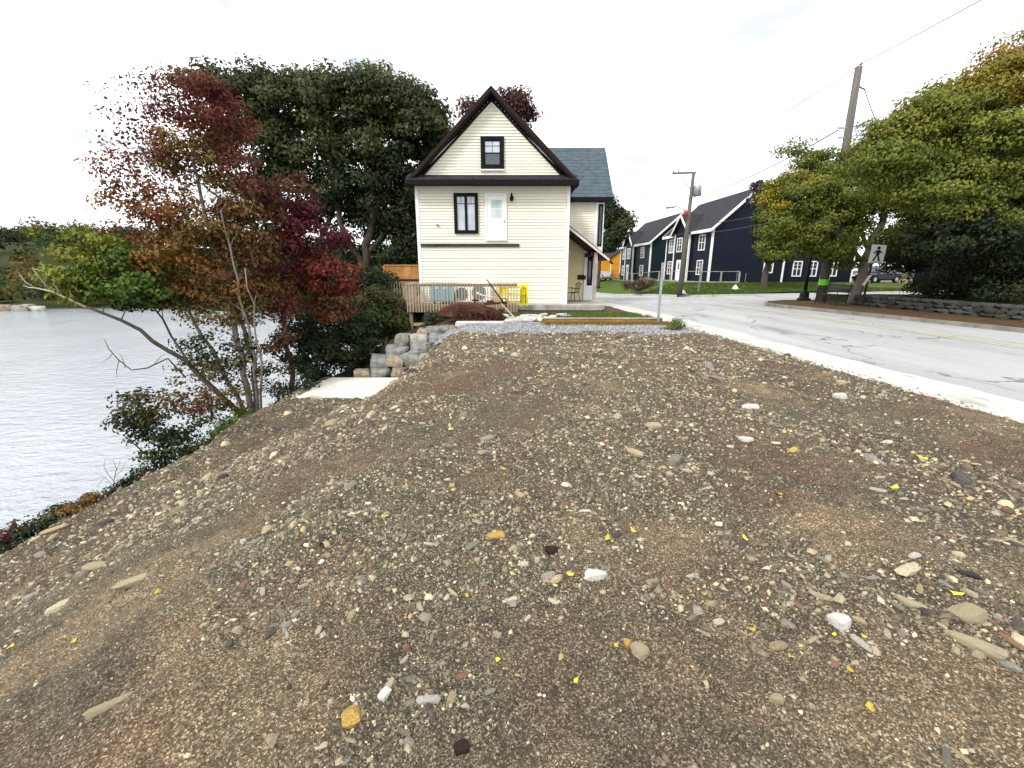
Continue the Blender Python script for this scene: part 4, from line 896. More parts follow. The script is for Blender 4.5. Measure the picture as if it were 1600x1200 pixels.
# benches
def bench(label, loc, rz_):
    o = thing('street_bench', label, 'bench', loc, rz_, None, False)
    for k in range(5): MB().box((-.75, -.2+k*.095, .43), (.75, -.2+k*.095+.075, .46)).build('slat', M_CHAIR, o)
    for k in range(3): MB().cbox((0, .28+.03*k, .58+k*.12), (1.5, .025, .09), Matrix.Rotation(-.2, 3, 'X')).build('back_slat', M_CHAIR, o)
    for s in (-1, 1):
        MB().tube([(s*.68, -.2, 0), (s*.68, -.18, .43), (s*.68, .25, .42), (s*.68, .34, .9)], .025, 6).build('leg', M_CHAIR, o)
        MB().tube([(s*.68, .24, 0), (s*.68, .24, .43)], .025, 6).build('leg', M_CHAIR, o); MB().tube([(s*.68, -.19, .43), (s*.68, -.19, .66), (s*.68, .28, .66)], .02, 6).build('armrest', M_CHAIR, o)
    return o
bench('black metal slat bench between the utility pole and the street tree', (14.05, 19.55, .12), R(-92))
# cars
def car(name, label, loc, rz_, paint, suv=True):
    o = thing(name, label, 'car', loc, rz_, None, False)
    L, W, Ht = (4.5, .92, 1.62) if suv else (4.4, .88, 1.42)
    st = [(-2.25,.45,.62,.80,.0),(-2.15,.32,.85,.88,.0),(-1.9,.28,1.0,.92,.0),(-1.2,.26,1.02,.92,.0),(0,.25,1.02,.92,.0),(1.0,.26,.98,.92,.0),(1.6,.28,.93,.9,.0),(2.1,.32,.82,.84,.0),(2.25,.42,.64,.74,.0)]
    V = []; n = 8
    for x, zb, zt, hw, _ in st:
        V += [(x,-hw*.92,zb),(x,-hw,zb+.12),(x,-hw,zt-.16),(x,-hw*.9,zt),(x,hw*.9,zt),(x,hw,zt-.16),(x,hw,zb+.12),(x,hw*.92,zb)]
    MB().add(V, [(i*n+k, (i+1)*n+k, (i+1)*n+(k+1) % n, i*n+(k+1) % n) for i in range(len(st)-1) for k in range(n)]+[tuple(range(n)), tuple(range((len(st)-1)*n, len(st)*n))[::-1]]).build('body', paint, o, bevel=.02)
    rb = -2.05 if suv else -1.5
    cs = [(rb, 1.0, .80), (rb+.25, Ht-.06, .66), (rb+1.0, Ht, .68), (.3, Ht-.02, .67), (1.15, 1.0, .80)]
    V = []
    for x, zt, hw in cs: V += [(x, -.82, .97), (x, -hw, zt), (x, hw, zt), (x, .82, .97)]
    MB().add(V, [(i*4+k, (i+1)*4+k, (i+1)*4+(k+1) % 4, i*4+(k+1) % 4) for i in range(len(cs)-1) for k in range(4)]+[(0,1,2,3), (19,18,17,16)]).build('cabin', paint, o, bevel=.02)
    for s in (-1, 1):
        for xa, xb in ((rb+.35, rb+1.1), (rb+1.2, -.05), (.05, .75)):
            ins = .0; q = [(xa, s*.835, 1.05), (xb, s*.835, 1.05), (xb-(.3 if xb > .5 else .02), s*.70, Ht-.12), (xa+.06, s*.70, Ht-.12)]
            MB().add(q+[(p[0], p[1]-s*.02, p[2]) for p in q], [(0,1,2,3),(7,6,5,4),(0,4,5,1),(1,5,6,2),(2,6,7,3),(3,7,4,0)]).build('side_window', M_GLASSD, o)
        MB().box((2.12, s*.62-.14, .62), (2.24, s*.62+.14, .78)).build('headlight', M_WHITE, o); MB().box((-2.27, s*.68-.1, .7), (-2.14, s*.68+.1, .95)).build('tail_light', M_RED, o)
        MB().box((.75, s*1.0-.09, 1.0), (.9, s*1.0+.09, 1.12)).build('mirror', paint, o)
        for x in (-1.4, 1.4):
            wl_ = MB().tube([(x, s*.72, .34), (x, s*.93, .34)], .34, 18).build('wheel', M_TYRE, o); MB().tube([(x, s*.90, .34), (x, s*.945, .34)], .2, 10).build('rim', M_CHROME, wl_)
    q = [(1.16, -.74, 1.03), (1.16, .74, 1.03), (.36, .6, Ht-.06), (.36, -.6, Ht-.06)]
    MB().add(q+[(p[0]-.02, p[1], p[2]-.02) for p in q], [(0,1,2,3),(7,6,5,4),(0,4,5,1),(1,5,6,2),(2,6,7,3),(3,7,4,0)]).build('windscreen', M_GLASS, o)
    return o
def paint(name, c): 
    t = NT(name); t.b.inputs['Coat Weight'].default_value = .6; return t.fin(t.ramp(t.noise(3, 3), [(.3, tuple(x*.9 for x in c)), (.7, c)]), .3, None, .3, .5)
car('parked_suv', 'dark blue SUV parked on the drive behind the street tree', (36.2, 44.5, .38), R(195), paint('dark_blue_car_paint', (.010, .014, .035)))
MB().add([(31,40,.10),(46,40,.35),(46,52,.6),(31,52,.40),(31,40,-.4),(46,40,-.4),(46,52,-.4),(31,52,-.4)],[(0,1,2,3),(7,6,5,4),(0,4,5,1),(1,5,6,2),(2,6,7,3),(3,7,4,0)]).build('drive', simple('red_gravel_drive', (.14, .085, .065), .9, .3, 2), kind='structure')
car('parked_car', 'silver car parked far down the street beside the orange house', (14.4, 71, .0), R(93), paint('silver_car_paint', (.35, .36, .37)), False)
# ------------------------------------------------------------------ vegetation
GRN = [(.045, .075, .016), (.035, .062, .014), (.060, .085, .018)]; DGRN = [(.014, .025, .009), (.019, .032, .010), (.027, .040, .011)]  # DGRN also paints shade into the undersides of the oak crowns
OAK = [(.046, .062, .018), (.032, .046, .015), (.070, .082, .022), (.052, .058, .018)]; LIME = [(.16, .19, .018), (.11, .15, .018), (.20, .19, .02)]
YEL = [(.30, .24, .015), (.22, .20, .018), (.16, .17, .02)]; ORNG = [(.25, .095, .016), (.20, .09, .018), (.16, .105, .02)]
RED = [(.17, .024, .020), (.12, .020, .018), (.19, .05, .02)]; CRIM = [(.105, .014, .020), (.068, .011, .015), (.14, .024, .026)]
OLIV = [(.115, .09, .016), (.09, .08, .018), (.14, .085, .016)]; RUST = [(.12, .044, .015), (.08, .036, .015), (.155, .062, .016)]
MAG = [(.10, .014, .032), (.07, .010, .022), (.13, .02, .036)]
def leaves_np(C, N_out, size, cols, rs, flat=.55):
    """leaf quads: centres C (n,3), outward hint N_out (n,3)"""
    n = len(C); nr = rs.normal(size=(n, 3)); nr /= np.linalg.norm(nr, axis=1)[:, None]
    nr = nr*(1-flat)*.8+np.array([0, 0, 1])*flat*.5+N_out*.8; nr /= np.linalg.norm(nr, axis=1)[:, None]
    a = rs.normal(size=(n, 3)); a -= nr*(a*nr).sum(1)[:, None]; a /= np.linalg.norm(a, axis=1)[:, None]; b = np.cross(nr, a)
    L = size*rs.uniform(.6, 1.35, n)[:, None]; W = L*rs.uniform(.45, .75, n)[:, None]
    fold = nr*L*.16
    V = np.stack([C-a*L*.5, C-b*W*.5+a*L*.06+fold, C+a*L*.5, C+b*W*.5+a*L*.06+fold], 1).reshape(-1, 3)
    F = np.arange(4*n).reshape(n, 4); return V, F, np.repeat(cols, 4, 0)
def bl(u, v, Y, ru, rv, dy, n, k, pal, cr=.35):
    t = Y/ray(u, v)[1]/FPX
    return (np.array(at(u, v, Y)), np.array((ru*t, dy, rv*t)), n, k, pal, cr)
def tree(name, label, cat, base, stems, blobs, leaf, bark, seed, group=None, twig=.012, flat=.5, reach=.25, shape=.95, zf_=.62):
    rs = np.random.RandomState(seed); o = thing(name, label, cat, base, 0, group); off = np.array(base, float)
    tb = MB(); nodes = []; nr = []
    for pts, r0, r1 in stems:
        P = [Vector(p) for p in pts]; Q = []
        for a, b in zip(P, P[1:]):
            k = max(2, int((b-a).length/.35)); Q += [a.lerp(b, j/k) for j in range(k)]
        Q.append(P[-1]); m = len(Q); rr = [r0+(r1-r0)*j/(m-1) for j in range(m)]
        Q = [q+Vector(rs.normal(size=3))*.035*min(1, j/3)*(1 if r0 < .2 else 1.5) for j, q in enumerate(Q)]
        tb.tube(Q, rr, 8 if r0 > .08 else 6)
        for j in range(max(1, int(m*reach)), m): nodes.append(np.array(Q[j])); nr.append(rr[j])
    cl = []
    for c, rad, n, k, pal, cr in blobs:
        for _ in range(n):
            d = rs.normal(size=3); d /= np.linalg.norm(d); q = c+d*rad*rs.uniform(.35, 1)**.5*rs.uniform(.75, 1.08)
            cl.append((q, d, k, pal, cr))
    N = np.array(nodes); cl.sort(key=lambda e: np.min(((N-e[0])**2).sum(1)))
    Cs, Ns, cols = [], [], []
    ND = np.empty((len(nodes)+3*len(cl), 3)); ND[:len(nodes)] = N; cnt = len(nodes)
    for q, d, k, pal, cr in cl:
        dd = ((ND[:cnt]-q)**2).sum(1)+np.clip(ND[:cnt, 2]-q[2]+.2, 0, None)**2*2
        i = int(np.argmin(dd)); a = ND[i]; L = np.linalg.norm(q-a)
        r0 = min(nr[i]*.75, twig+.014*L); mid = a*.5+q*.5+np.array([0, 0, .10*L])+rs.normal(size=3)*.07*L
        p1 = a*.25+mid*.55+q*.2; pts = [a, p1, mid*.5+q*.5, q]; tb.tube(pts, [r0, r0*.75, r0*.55, max(.004, r0*.3)], 4, False)
        for p, s in ((p1, .75), (pts[2], .55), (q, .4)): ND[cnt] = p; nr.append(max(.006, r0*s)); cnt += 1
        kk = max(3, int(k*rs.uniform(.6, 1.4)))
        g = rs.normal(size=(kk, 3)); g /= np.linalg.norm(g, axis=1)[:, None]; g = g*(rs.uniform(0, 1, (kk, 1))**.42)*np.array([1.15, 1.15, zf_])*cr*shape
        C = q+g; tone = np.array(pal[rs.randint(len(pal))])*rs.uniform(.75, 1.25)
        Cs.append(C); on = g/(np.linalg.norm(g, axis=1)[:, None]+1e-6)*.7+d*.3; Ns.append(on)
        pc = np.array([pal[j] for j in rs.randint(len(pal), size=kk)]); cols.append((pc*.45+tone*.55)*rs.uniform(.65, 1.35, (kk, 1)))
    tb.build('trunk', bark, o, True)
    V, F, K = leaves_np(np.concatenate(Cs), np.concatenate(Ns), leaf, np.concatenate(cols), rs, flat)
    link('crown', npmesh('crown', V-off, F, M_LEAF, K), None, o)
    return o
def px(*t): return [at(*p) for p in t]
# red maple clump on the bank
tree('red_maple', 'many-stemmed maple with crimson and orange leaves leaning over the lake bank', 'tree', at(396, 655, 11.0),
 [(px((398,665,11.0),(388,610,11.0),(370,530,11.1),(352,440,11.2),(322,330,11.3),(296,200,11.4)), .085, .025),
  (px((400,662,11.0),(396,570,11.3),(372,490,11.5),(392,380,11.8),(398,260,12)), .07, .02),
  (px((404,660,11.0),(399,560,10.8),(372,440,10.7),(345,330,10.7)), .045, .015), (px((406,660,11),(412,570,10.8),(396,500,10.7),(385,420,10.7)), .035, .012),
  (px((392,660,11),(345,575,11),(300,500,11),(255,420,11),(215,320,11.1)), .06, .015)],
 [bl(318,165,11.4,58,44,.9,30,64,CRIM+RED+RUST,.34), bl(285,215,11.3,48,48,.8,22,56,RED+ORNG+CRIM,.34), bl(310,258,11.3,62,48,.9,28,68,OLIV+ORNG,.36), bl(350,205,11.7,48,60,.8,22,64,CRIM+RUST+RED,.36),
  bl(235,310,11.1,58,38,.8,24,51,ORNG+RED,.34), bl(195,265,11.2,45,40,.7,14,27,RED,.34), bl(262,150,11.5,60,40,.8,11,26,CRIM,.34), bl(222,200,11.3,42,55,.7,10,22,RED,.34), bl(190,320,11.1,32,35,.6,10,24,ORNG,.3), bl(235,150,11.4,60,30,.7,12,14,DGRN+CRIM,.36), bl(205,200,11.3,40,45,.7,12,14,RED+DGRN,.34), bl(195,290,11.2,42,45,.7,12,22,RED+OLIV,.32), bl(250,250,11.2,45,40,.8,14,40,RUST+RED,.34), bl(370,270,11.7,45,45,.8,16,64,RUST+CRIM,.36),
  bl(330,340,11.2,78,45,1.0,34,72,OLIV+ORNG,.38), bl(290,375,11.1,70,32,.9,26,64,OLIV+ORNG+RUST,.36), bl(390,375,11.6,60,50,.9,28,67,RUST+OLIV,.36), bl(350,455,11.2,100,32,.9,34,67,ORNG+RUST+OLIV,.36), bl(250,355,11.1,48,30,.8,16,48,ORNG+RED,.34), bl(365,560,11.1,60,45,.7,22,43,OLIV+DGRN,.3), bl(420,590,11.3,36,40,.5,14,35,DGRN+RUST,.28), bl(400,470,11.8,70,36,.8,24,59,RUST+CRIM,.34), bl(280,420,11,75,40,.9,30,76,ORNG,.36), bl(370,420,11.4,70,45,.9,28,72,RUST,.36), bl(330,480,11.1,80,35,.9,24,64,OLIV,.34),
  bl(400,330,11.6,45,60,.8,18,64,RUST,.36), bl(340,545,11.0,75,40,.8,22,40,DGRN,.3), bl(310,590,11,50,35,.7,14,35,OLIV,.28), bl(420,520,11.4,40,50,.6,12,32,RUST,.28)], .088, M_PALEBARK, 3, twig=.011)
# leaning tree whose bare tip hangs over the water
tree('leaning_tree', 'tree leaning low over the water with lime leaves and a bare pale branch tip', 'tree', at(386, 655, 10.8),
 [(px((392,665,10.9),(335,605,10.7),(266,547,10.4),(190,500,10.1),(130,478,9.9)), .075, .028), (px((300,575,10.5),(250,500,10.6),(210,440,10.6),(150,395,10.5)), .03, .01)],
 [bl(200,432,10.4,62,48,.8,34,95,[(.07,.12,.016),(.05,.10,.014),(.10,.15,.018)],.34), bl(118,418,10.3,50,38,.6,26,80,LIME,.32), bl(150,380,10.4,45,22,.5,12,60,LIME,.28), bl(135,458,10.2,40,18,.5,14,60,LIME,.26), bl(248,400,10.6,40,35,.6,14,60,ORNG,.3), bl(230,475,10.4,50,16,.5,14,50,DGRN,.26)], .10, M_BARK, 5, twig=.007)
m = MB()
for pts, r in (([(135,480),(104,466),(80,455),(56,450),(44,449)], .030), ([(82,456),(62,434),(50,418)], .016), ([(100,465),(85,445),(72,425),(52,420)], .016), ([(56,450),(40,441),(30,428)], .013), ([(48,450),(36,446)], .01), ([(108,468),(111,462),(109,452)], .012), ([(72,452),(68,440),(72,424)], .01), ([(90,459),(88,440),(80,432)], .009)):
    k = len(pts); m.tube([at(u, v, 9.9) for u, v in pts], [r*(1-.6*j/(k-1)) for j in range(k)], 6)
_lt = [o for o in COL.objects if o.name == 'leaning_tree'][0]
m.build('bare_branch', M_DEAD, _lt, True, 'bare pale dead branch tip')
m = MB()
for pts, r in (([(290,590),(262,560),(230,575),(205,578),(185,562),(170,545),(163,530)], .022), ([(186,563),(182,580),(183,592)], .01), ([(176,552),(170,560),(160,565)], .008), ([(196,575),(190,556),(178,548)], .008), ([(240,570),(252,556),(262,552)], .008)):
    k = len(pts); m.tube([at(u, v, 10.3) for u, v in pts], [r*(1-.7*j/(k-1)) for j in range(k)], 5)
m.build('bare_branch', M_BARK, _lt, True)
# crimson tree with the reddish trunk
tree('crimson_maple', 'slim crimson maple with a reddish trunk behind the many-stemmed maple', 'tree', at(458, 612, 12.4),
 [(px((460,630,12.4),(452,560,12.4),(444,500,12.4),(438,440,12.5),(445,370,12.6),(450,300,12.6)), .085, .02), (px((442,490,12.4),(470,430,12.6),(500,380,12.8)), .03, .012), (px((445,510,12.4),(425,470,12.3),(408,430,12.2)), .03, .012)],
 [bl(442,310,12.6,46,46,.8,26,80,MAG+RUST,.34), bl(490,365,12.8,48,55,.8,30,84,MAG+CRIM,.36), bl(505,430,12.9,50,35,.8,26,95,RED,.36), bl(445,400,12.5,50,45,.7,24,80,CRIM,.36), bl(440,460,12.4,60,30,.7,20,60,RUST,.32), bl(500,480,12.8,45,25,.6,16,70,RUST,.32), bl(445,545,12.2,35,25,.5,10,40,DGRN,.26)], .11, simple('reddish_bark', (.085, .04, .03), .9, .4, 5, bump=.6, bscale=14), 8, twig=.008)
# the dark oaks behind, lower leaves coloured darker to paint in crown shade
tree('oak_tree', 'big dark oak with spreading crown left of the other oak, behind the red maples', 'tree', (-12.0, 26.5, -3.5),
 [([(-12.0,26.5,-3.7),(-12.2,26.5,0),(-12.6,26.4,3.0),(-13.2,26.3,6),(-12.8,26.2,9)], .36, .10), ([(-12.4,26.5,1.5),(-10.6,26.4,4.0),(-9.6,26.4,6.6),(-9.2,26.4,9)], .2, .06), ([(-12.5,26.5,2.2),(-15,26.2,4.2),(-17,26,6.2)], .18, .05)],
 [bl(325,145,26,40,28,1.6,14,120,OAK,.75), bl(480,140,26,50,22,1.8,18,130,OAK,.75), bl(385,140,26,75,26,2.2,34,135,OAK,0.76), bl(440,165,26.4,85,55,2.6,62,144,OAK,0.80), bl(345,190,26,50,50,2,20,99,OAK,0.76), bl(400,240,26,80,50,2.4,44,135,OAK,0.76), bl(480,235,26.6,65,55,2.4,40,126,OAK,0.76), bl(455,320,26.6,60,55,2.2,30,99,DGRN,0.76), bl(400,330,26.4,60,50,2.2,24,99,DGRN,0.76), bl(510,330,27,40,60,2,17,81,DGRN,0.68), bl(500,420,27,60,30,2,29,99,DGRN,0.73), bl(430,385,26.6,55,30,2,23,99,DGRN,0.73)], .21, M_BARK, 11, twig=.03, flat=.45)
tree('oak_tree', 'big dark oak with a forked trunk standing between the cedar screen and the other oak', 'tree', (-8.3, 25.5, -2.6),
 [([(-8.3,25.5,-2.8),(-8.4,25.5,0),(-8.3,25.4,1.8),(-7.6,25.3,4.5),(-7.2,25.2,7.5),(-7.0,25.2,9.5)], .34, .09), ([(-8.3,25.4,1.5),(-9.2,25.3,3.4),(-9.6,25.2,5.5),(-9.4,25.2,8)], .2, .06), ([(-8.0,25.4,2.6),(-6.4,25.4,4.2),(-5.2,25.4,6.4)], .16, .05), ([(-8.3,25.4,1.2),(-10.2,25.2,2.6),(-11,25.1,3.4)], .13, .04)],
 [bl(560,150,25.2,40,26,1.6,14,130,OAK,.75), bl(655,165,25.4,34,26,1.4,14,120,OAK,.7), bl(690,225,25.8,16,30,1,10,110,OAK,.6), bl(525,165,25.2,60,45,2.2,40,135,OAK,0.76), bl(595,155,25.2,70,36,2.2,52,144,OAK,0.76), bl(650,195,25.4,48,45,2,36,135,OAK,0.71), bl(560,215,25.2,75,45,2.3,44,135,OAK,0.76), bl(640,260,25.6,50,45,2,34,126,DGRN,0.71), bl(570,290,25.4,70,50,2.2,40,117,DGRN,0.76), bl(625,335,25.8,45,45,2,30,117,DGRN,0.68), bl(560,370,25.6,50,30,1.8,14,63,DGRN,0.61), bl(620,395,26,45,25,1.8,24,108,DGRN,0.64), bl(680,190,25.6,22,30,1,10,70,[(.20,.10,.016),(.10,.08,.016),(.05,.06,.016)],.6), bl(640,355,25.8,22,60,1.2,37,117,DGRN,0.79), bl(540,300,26.5,50,50,1.5,31,108,DGRN,0.79), bl(600,320,27,50,60,1.5,34,108,DGRN,0.79), bl(545,400,26.5,40,22,1.5,17,90,DGRN,0.73), bl(655,300,25,14,40,.8,17,108,DGRN,0.73), bl(600,120,25,40,14,1,8,80,[(.09,.10,.02),(.16,.10,.02)],.6)], .20, M_BARK, 12, twig=.03, flat=.45)
tree('plum_tree', 'reddish-brown leaved tree rising behind the ridge of the cream house', 'tree', (-1.0, 37, -.2),
 [([(-1,37,-.4),(-1,37,6),(-.6,37,11),(-.5,37,14)], .3, .06)],
 [bl(803,160,37,22,28,1.4,15,110,[(.075,.030,.026),(.055,.024,.022),(.10,.035,.03)],1.0), bl(735,170,37,13,15,1,8,80,[(.075,.030,.026),(.09,.05,.03)],.9), bl(785,178,37,24,14,1.2,9,90,[(.075,.030,.026),(.055,.024,.022)],.9), bl(820,185,37,14,16,1,8,90,[(.075,.030,.026)],.8)], .26, M_BARK, 13, twig=.03)
tree('street_tree', 'dark green tree seen just right of the house wing down the street', 'tree', (12.0, 62, -.6),
 [([(12,62,-.8),(12,62,3),(12.1,62,6),(11.6,62,9)], .28, .06)],
 [bl(948,330,62,24,22,2.2,30,110,DGRN,1.3), bl(962,350,62,24,24,2,26,100,OAK,1.3), bl(945,375,62,20,22,2,26,100,DGRN,1.3)], .42, M_BARK, 14, twig=.03)
for i, (u, Y, v0, lb) in enumerate(((968, 105, 375, 'far tree behind the roofs of the orange houses'), (1000, 112, 372, 'far tree behind the teal house roof'), (930, 110, 365, 'far tree behind the house wing and orange house'))):
    b = at(u, 420, Y); b.z = -2; c = at(u, v0+20, Y)
    tree('far_tree', lb, 'tree', b, [([b, (b.x, b.y, 4), (c.x, c.y, c.z)], .3, .08)], [(np.array(c), np.array((4.0, 3, 4.5)), 26, 60, GRN, 1.6)], .7, M_BARK, 60+i, 'far trees down the street')
# right-hand street trees
LIND = [(.150, .172, .022), (.110, .145, .022), (.20, .205, .024), (.080, .112, .022)]
tree('linden_tree', 'leafy street tree with yellowing edges growing behind the crossing sign', 'tree', (15.75, 20.4, .1),
 [([(15.75,20.4,-.2),(15.85,20.4,1.2),(16.0,20.4,2.2),(16.5,20.5,4.2),(16.6,20.6,6)], .24, .07), ([(15.95,20.4,1.9),(14.6,20.4,3.0),(13.4,20.5,4.0),(12.6,20.5,4.6)], .1, .03), ([(15.95,20.4,1.7),(17.3,20.4,2.8),(18.8,20.3,3.8)], .1, .03), ([(16,20.4,2.4),(15.4,20.7,4),(15,20.9,5.4)], .09, .03)],
 [bl(1262,300,20.5,60,30,1.2,37,180,LIND,.6), bl(1235,345,20.5,48,40,1.1,37,180,LIND,.6), bl(1225,384,20.7,45,24,1.0,24,150,LIND,.55), bl(1300,355,20.3,60,45,1.3,39,180,LIND,.6), bl(1240,285,20.4,34,16,.8,13,165,YEL,.5), bl(1205,315,20.4,20,20,.7,8,135,YEL,.45), bl(1340,300,20.5,65,45,1.4,39,180,LIND,.6), bl(1290,394,20.7,50,14,1,15,120,LIND,.5), bl(1380,350,20.5,60,50,1.3,37,180,LIND,.6), bl(1290,262,20.9,70,22,1.2,19,120,LIND,.55), bl(1245,230,21.3,26,12,.7,8,82,LIND,.5), bl(1268,250,21.2,32,14,.8,13,120,LIND,.5), bl(1310,268,21,50,16,1,17,135,LIND,.5), bl(1330,300,20.8,60,40,1.2,30,120,LIND,.55), bl(1385,290,20.6,55,45,1.2,26,120,LIND,.55), bl(1345,262,20.8,34,26,1,17,150,LIND,.5), bl(1322,402,20.3,22,20,.6,11,105,[(.12,.14,.02),(.08,.11,.018)],.4), bl(1420,400,20.4,50,25,1.2,22,150,DGRN,.55)], .115, M_PALEBARK, 21, twig=.014, zf_=.48)
tree('lawn_tree', 'dark purple-topped tree standing on the lawn against the navy gable', 'tree', (20.6, 36.5, .2),
 [([(20.6,36.5,-.2),(20.6,36.5,1.6),(20.8,36.4,4),(20.7,36.3,6.5)], .28, .07)],
 [bl(1215,340,36,36,45,1.8,40,110,DGRN,1.0), bl(1195,300,36.2,18,16,1,10,80,[(.05,.02,.05),(.03,.02,.03)],.7), bl(1222,384,36,34,24,1.6,26,100,DGRN,.9)], .3, M_BARK, 22, twig=.02)
tree('maple_tree', 'tall green maple turning orange at the top behind the low stone wall', 'tree', (19.3, 15.2, .5),
 [([(19.3,15.2,.2),(19.3,15.2,2),(19.5,15.1,4.5),(19.4,15,7.5)], .28, .08), ([(19.3,15.2,1.8),(17.6,15.2,3.6),(16.6,15.3,5)], .12, .03), ([(19.3,15.2,2.2),(21.5,14.8,4.5)], .12, .03)],
 [bl(1560,130,15.4,75,45,1.3,37,165,[(.22,.20,.02),(.16,.17,.02),(.28,.16,.02)],.55), bl(1590,85,15.4,45,32,1,19,120,ORNG+YEL,.5), bl(1480,175,15.6,75,38,1.3,44,180,[(.16,.175,.02),(.20,.195,.02),(.12,.145,.02)],.55), bl(1372,232,16.4,30,24,.9,17,165,[(.17,.17,.02),(.12,.14,.02)],.5), bl(1440,178,16,40,20,.9,17,135,[(.20,.18,.02),(.15,.16,.02)],.5), bl(1510,140,15.8,50,20,.9,17,120,YEL,.5), bl(1410,215,15.8,60,34,1.2,37,180,[(.19,.185,.02),(.13,.15,.02)],.55), bl(1390,250,15.6,60,34,1.2,33,165,[(.15,.165,.02),(.10,.13,.02)],.55), bl(1540,230,15.2,90,55,1.5,59,195,LIND,.6), bl(1470,290,15.4,80,55,1.4,50,195,LIND,.6), bl(1590,310,15.2,80,65,1.5,52,195,LIND,.6), bl(1500,370,15.4,80,40,1.3,44,180,DGRN,.6), bl(1600,400,15.4,70,35,1.3,33,165,DGRN,.6), bl(1680,220,15.2,80,90,1.5,48,165,LIND,.6)], .105, M_BARK, 23, twig=.014, zf_=.46)
tree('maple_tree', 'shaded maple deep behind the low stone wall and hedge', 'tree', (26.5, 21.5, .6),
 [([(26.5,21.5,.3),(26.5,21.5,3),(26.3,21.5,6),(26.2,21.5,9)], .3, .08)],
 [bl(1500,300,21.5,110,80,2.0,60,120,DGRN,.9), bl(1620,280,21.5,90,90,2.0,46,110,DGRN,.9), bl(1560,390,21.5,100,30,2,34,110,DGRN,.8), bl(1440,380,22,70,30,1.6,28,110,DGRN,.8)], .26, M_BARK, 24, twig=.02)
for i, (x, y, h, lb) in enumerate(((22.6, 18.6, 5.5, 'dark bare trunk rising from the hedge right of the SUV'), (23.0, 16.3, 5.5, 'dark thick trunk before the porch house'), (18.0, 19.2, 5.0, 'young dark trunk nearest the end of the low stone wall'))):
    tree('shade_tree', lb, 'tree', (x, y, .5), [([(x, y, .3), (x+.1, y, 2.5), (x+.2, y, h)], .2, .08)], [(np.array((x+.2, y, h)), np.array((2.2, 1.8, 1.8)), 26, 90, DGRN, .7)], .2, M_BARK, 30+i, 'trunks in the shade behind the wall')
def shrub(label, base, blobs, leaf, seed, stems=4, h=.8, group=None, bark=None, name='leafy_shrub'):
    r = np.random.RandomState(seed); b = Vector(base); s = []
    for k in range(stems):
        d = Vector((r.uniform(-.4, .4), r.uniform(-.3, .3), 1)).normalized(); s.append(([b-Vector((0, 0, .2)), b+d*h*.5, b+d*h+Vector((d.x, d.y, 0))*h*.3], .022, .008))
    return tree(name, label, 'shrub', base, s, blobs, leaf, bark or M_BARK, seed, group, twig=.005, reach=.1)
# hedge and shade shrubs behind the low wall
for i, y in enumerate((5.5, 8.0, 10.4, 12.8, 15.0, 17.2)):
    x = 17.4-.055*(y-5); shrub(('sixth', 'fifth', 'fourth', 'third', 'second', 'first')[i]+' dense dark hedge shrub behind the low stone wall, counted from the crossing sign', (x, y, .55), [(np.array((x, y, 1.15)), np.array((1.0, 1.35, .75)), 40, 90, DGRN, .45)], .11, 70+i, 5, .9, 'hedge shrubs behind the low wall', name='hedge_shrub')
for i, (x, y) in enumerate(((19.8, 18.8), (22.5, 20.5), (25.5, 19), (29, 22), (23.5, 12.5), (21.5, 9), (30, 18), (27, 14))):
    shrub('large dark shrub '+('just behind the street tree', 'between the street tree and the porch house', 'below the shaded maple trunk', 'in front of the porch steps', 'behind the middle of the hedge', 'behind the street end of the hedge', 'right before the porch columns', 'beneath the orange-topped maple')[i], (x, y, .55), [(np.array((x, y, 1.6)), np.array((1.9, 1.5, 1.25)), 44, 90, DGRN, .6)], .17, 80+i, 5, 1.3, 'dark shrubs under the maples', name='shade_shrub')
# bank shrubs beside the lake
def bsh(label, u, v, Y, spec, leaf, seed, **kw):
    b = at(u, v, Y); return shrub(label, b, [bl(*s) for s in spec], leaf, seed, **kw)
bsh('young tree with dark sprays of leaves leaning out over the lake below the maple', 262, 745, 7.6, [(235,635,7.5,50,26,.4,18,42,DGRN+OLIV,.22), (205,660,7.4,38,22,.35,14,38,DGRN,.2), (270,665,7.6,45,30,.4,16,38,DGRN,.22), (240,695,7.4,45,22,.35,16,40,GRN,.2), (300,625,7.8,45,18,.4,9,28,RUST,.2)], .075, 101, stems=2, h=1.0)
bsh('low dark shrub at the dirt edge under the leaning young tree', 255, 745, 7.3, [(240,735,7.2,30,14,.3,14,40,DGRN,.16), (275,715,7.4,28,14,.3,12,36,DGRN,.16)], .06, 102, h=.3)
bsh('bright green ferny shrub at the dirt edge below the many-stemmed maple', 345, 690, 9.3, [(345,683,9.3,36,16,.4,26,60,[(.06,.11,.014),(.04,.085,.013),(.09,.12,.016)],.2), (305,700,8.8,28,16,.4,18,50,GRN,.2), (375,660,9.8,28,14,.4,18,55,[(.05,.11,.016),(.07,.12,.016)],.2)], .06, 103, h=.4)
bsh('dark shrub with loose leaves beside the foot of the maples', 330, 640, 10.3, [(320,640,10.4,45,26,.5,20,40,DGRN+OLIV,.24), (365,625,10.4,35,24,.4,14,40,OLIV,.22)], .075, 104, h=.6)
bsh('small dark leafy shrub between the maple trunk and the concrete landing', 440, 630, 10.6, [(438,618,10.7,26,22,.4,18,46,DGRN,.22), (470,590,11.5,24,30,.4,16,50,DGRN,.24)], .075, 105, h=.5)
bsh('dark dense bush filling the gap behind the concrete landing', 500, 600, 13.2, [(500,560,13.4,45,40,.7,46,110,DGRN,.34), (545,545,13.8,45,45,.7,44,110,DGRN,.34), (520,500,14.2,55,35,.8,36,100,DGRN,.36), (470,520,13.6,30,35,.6,22,80,DGRN,.3)], .10, 106, h=1.0)
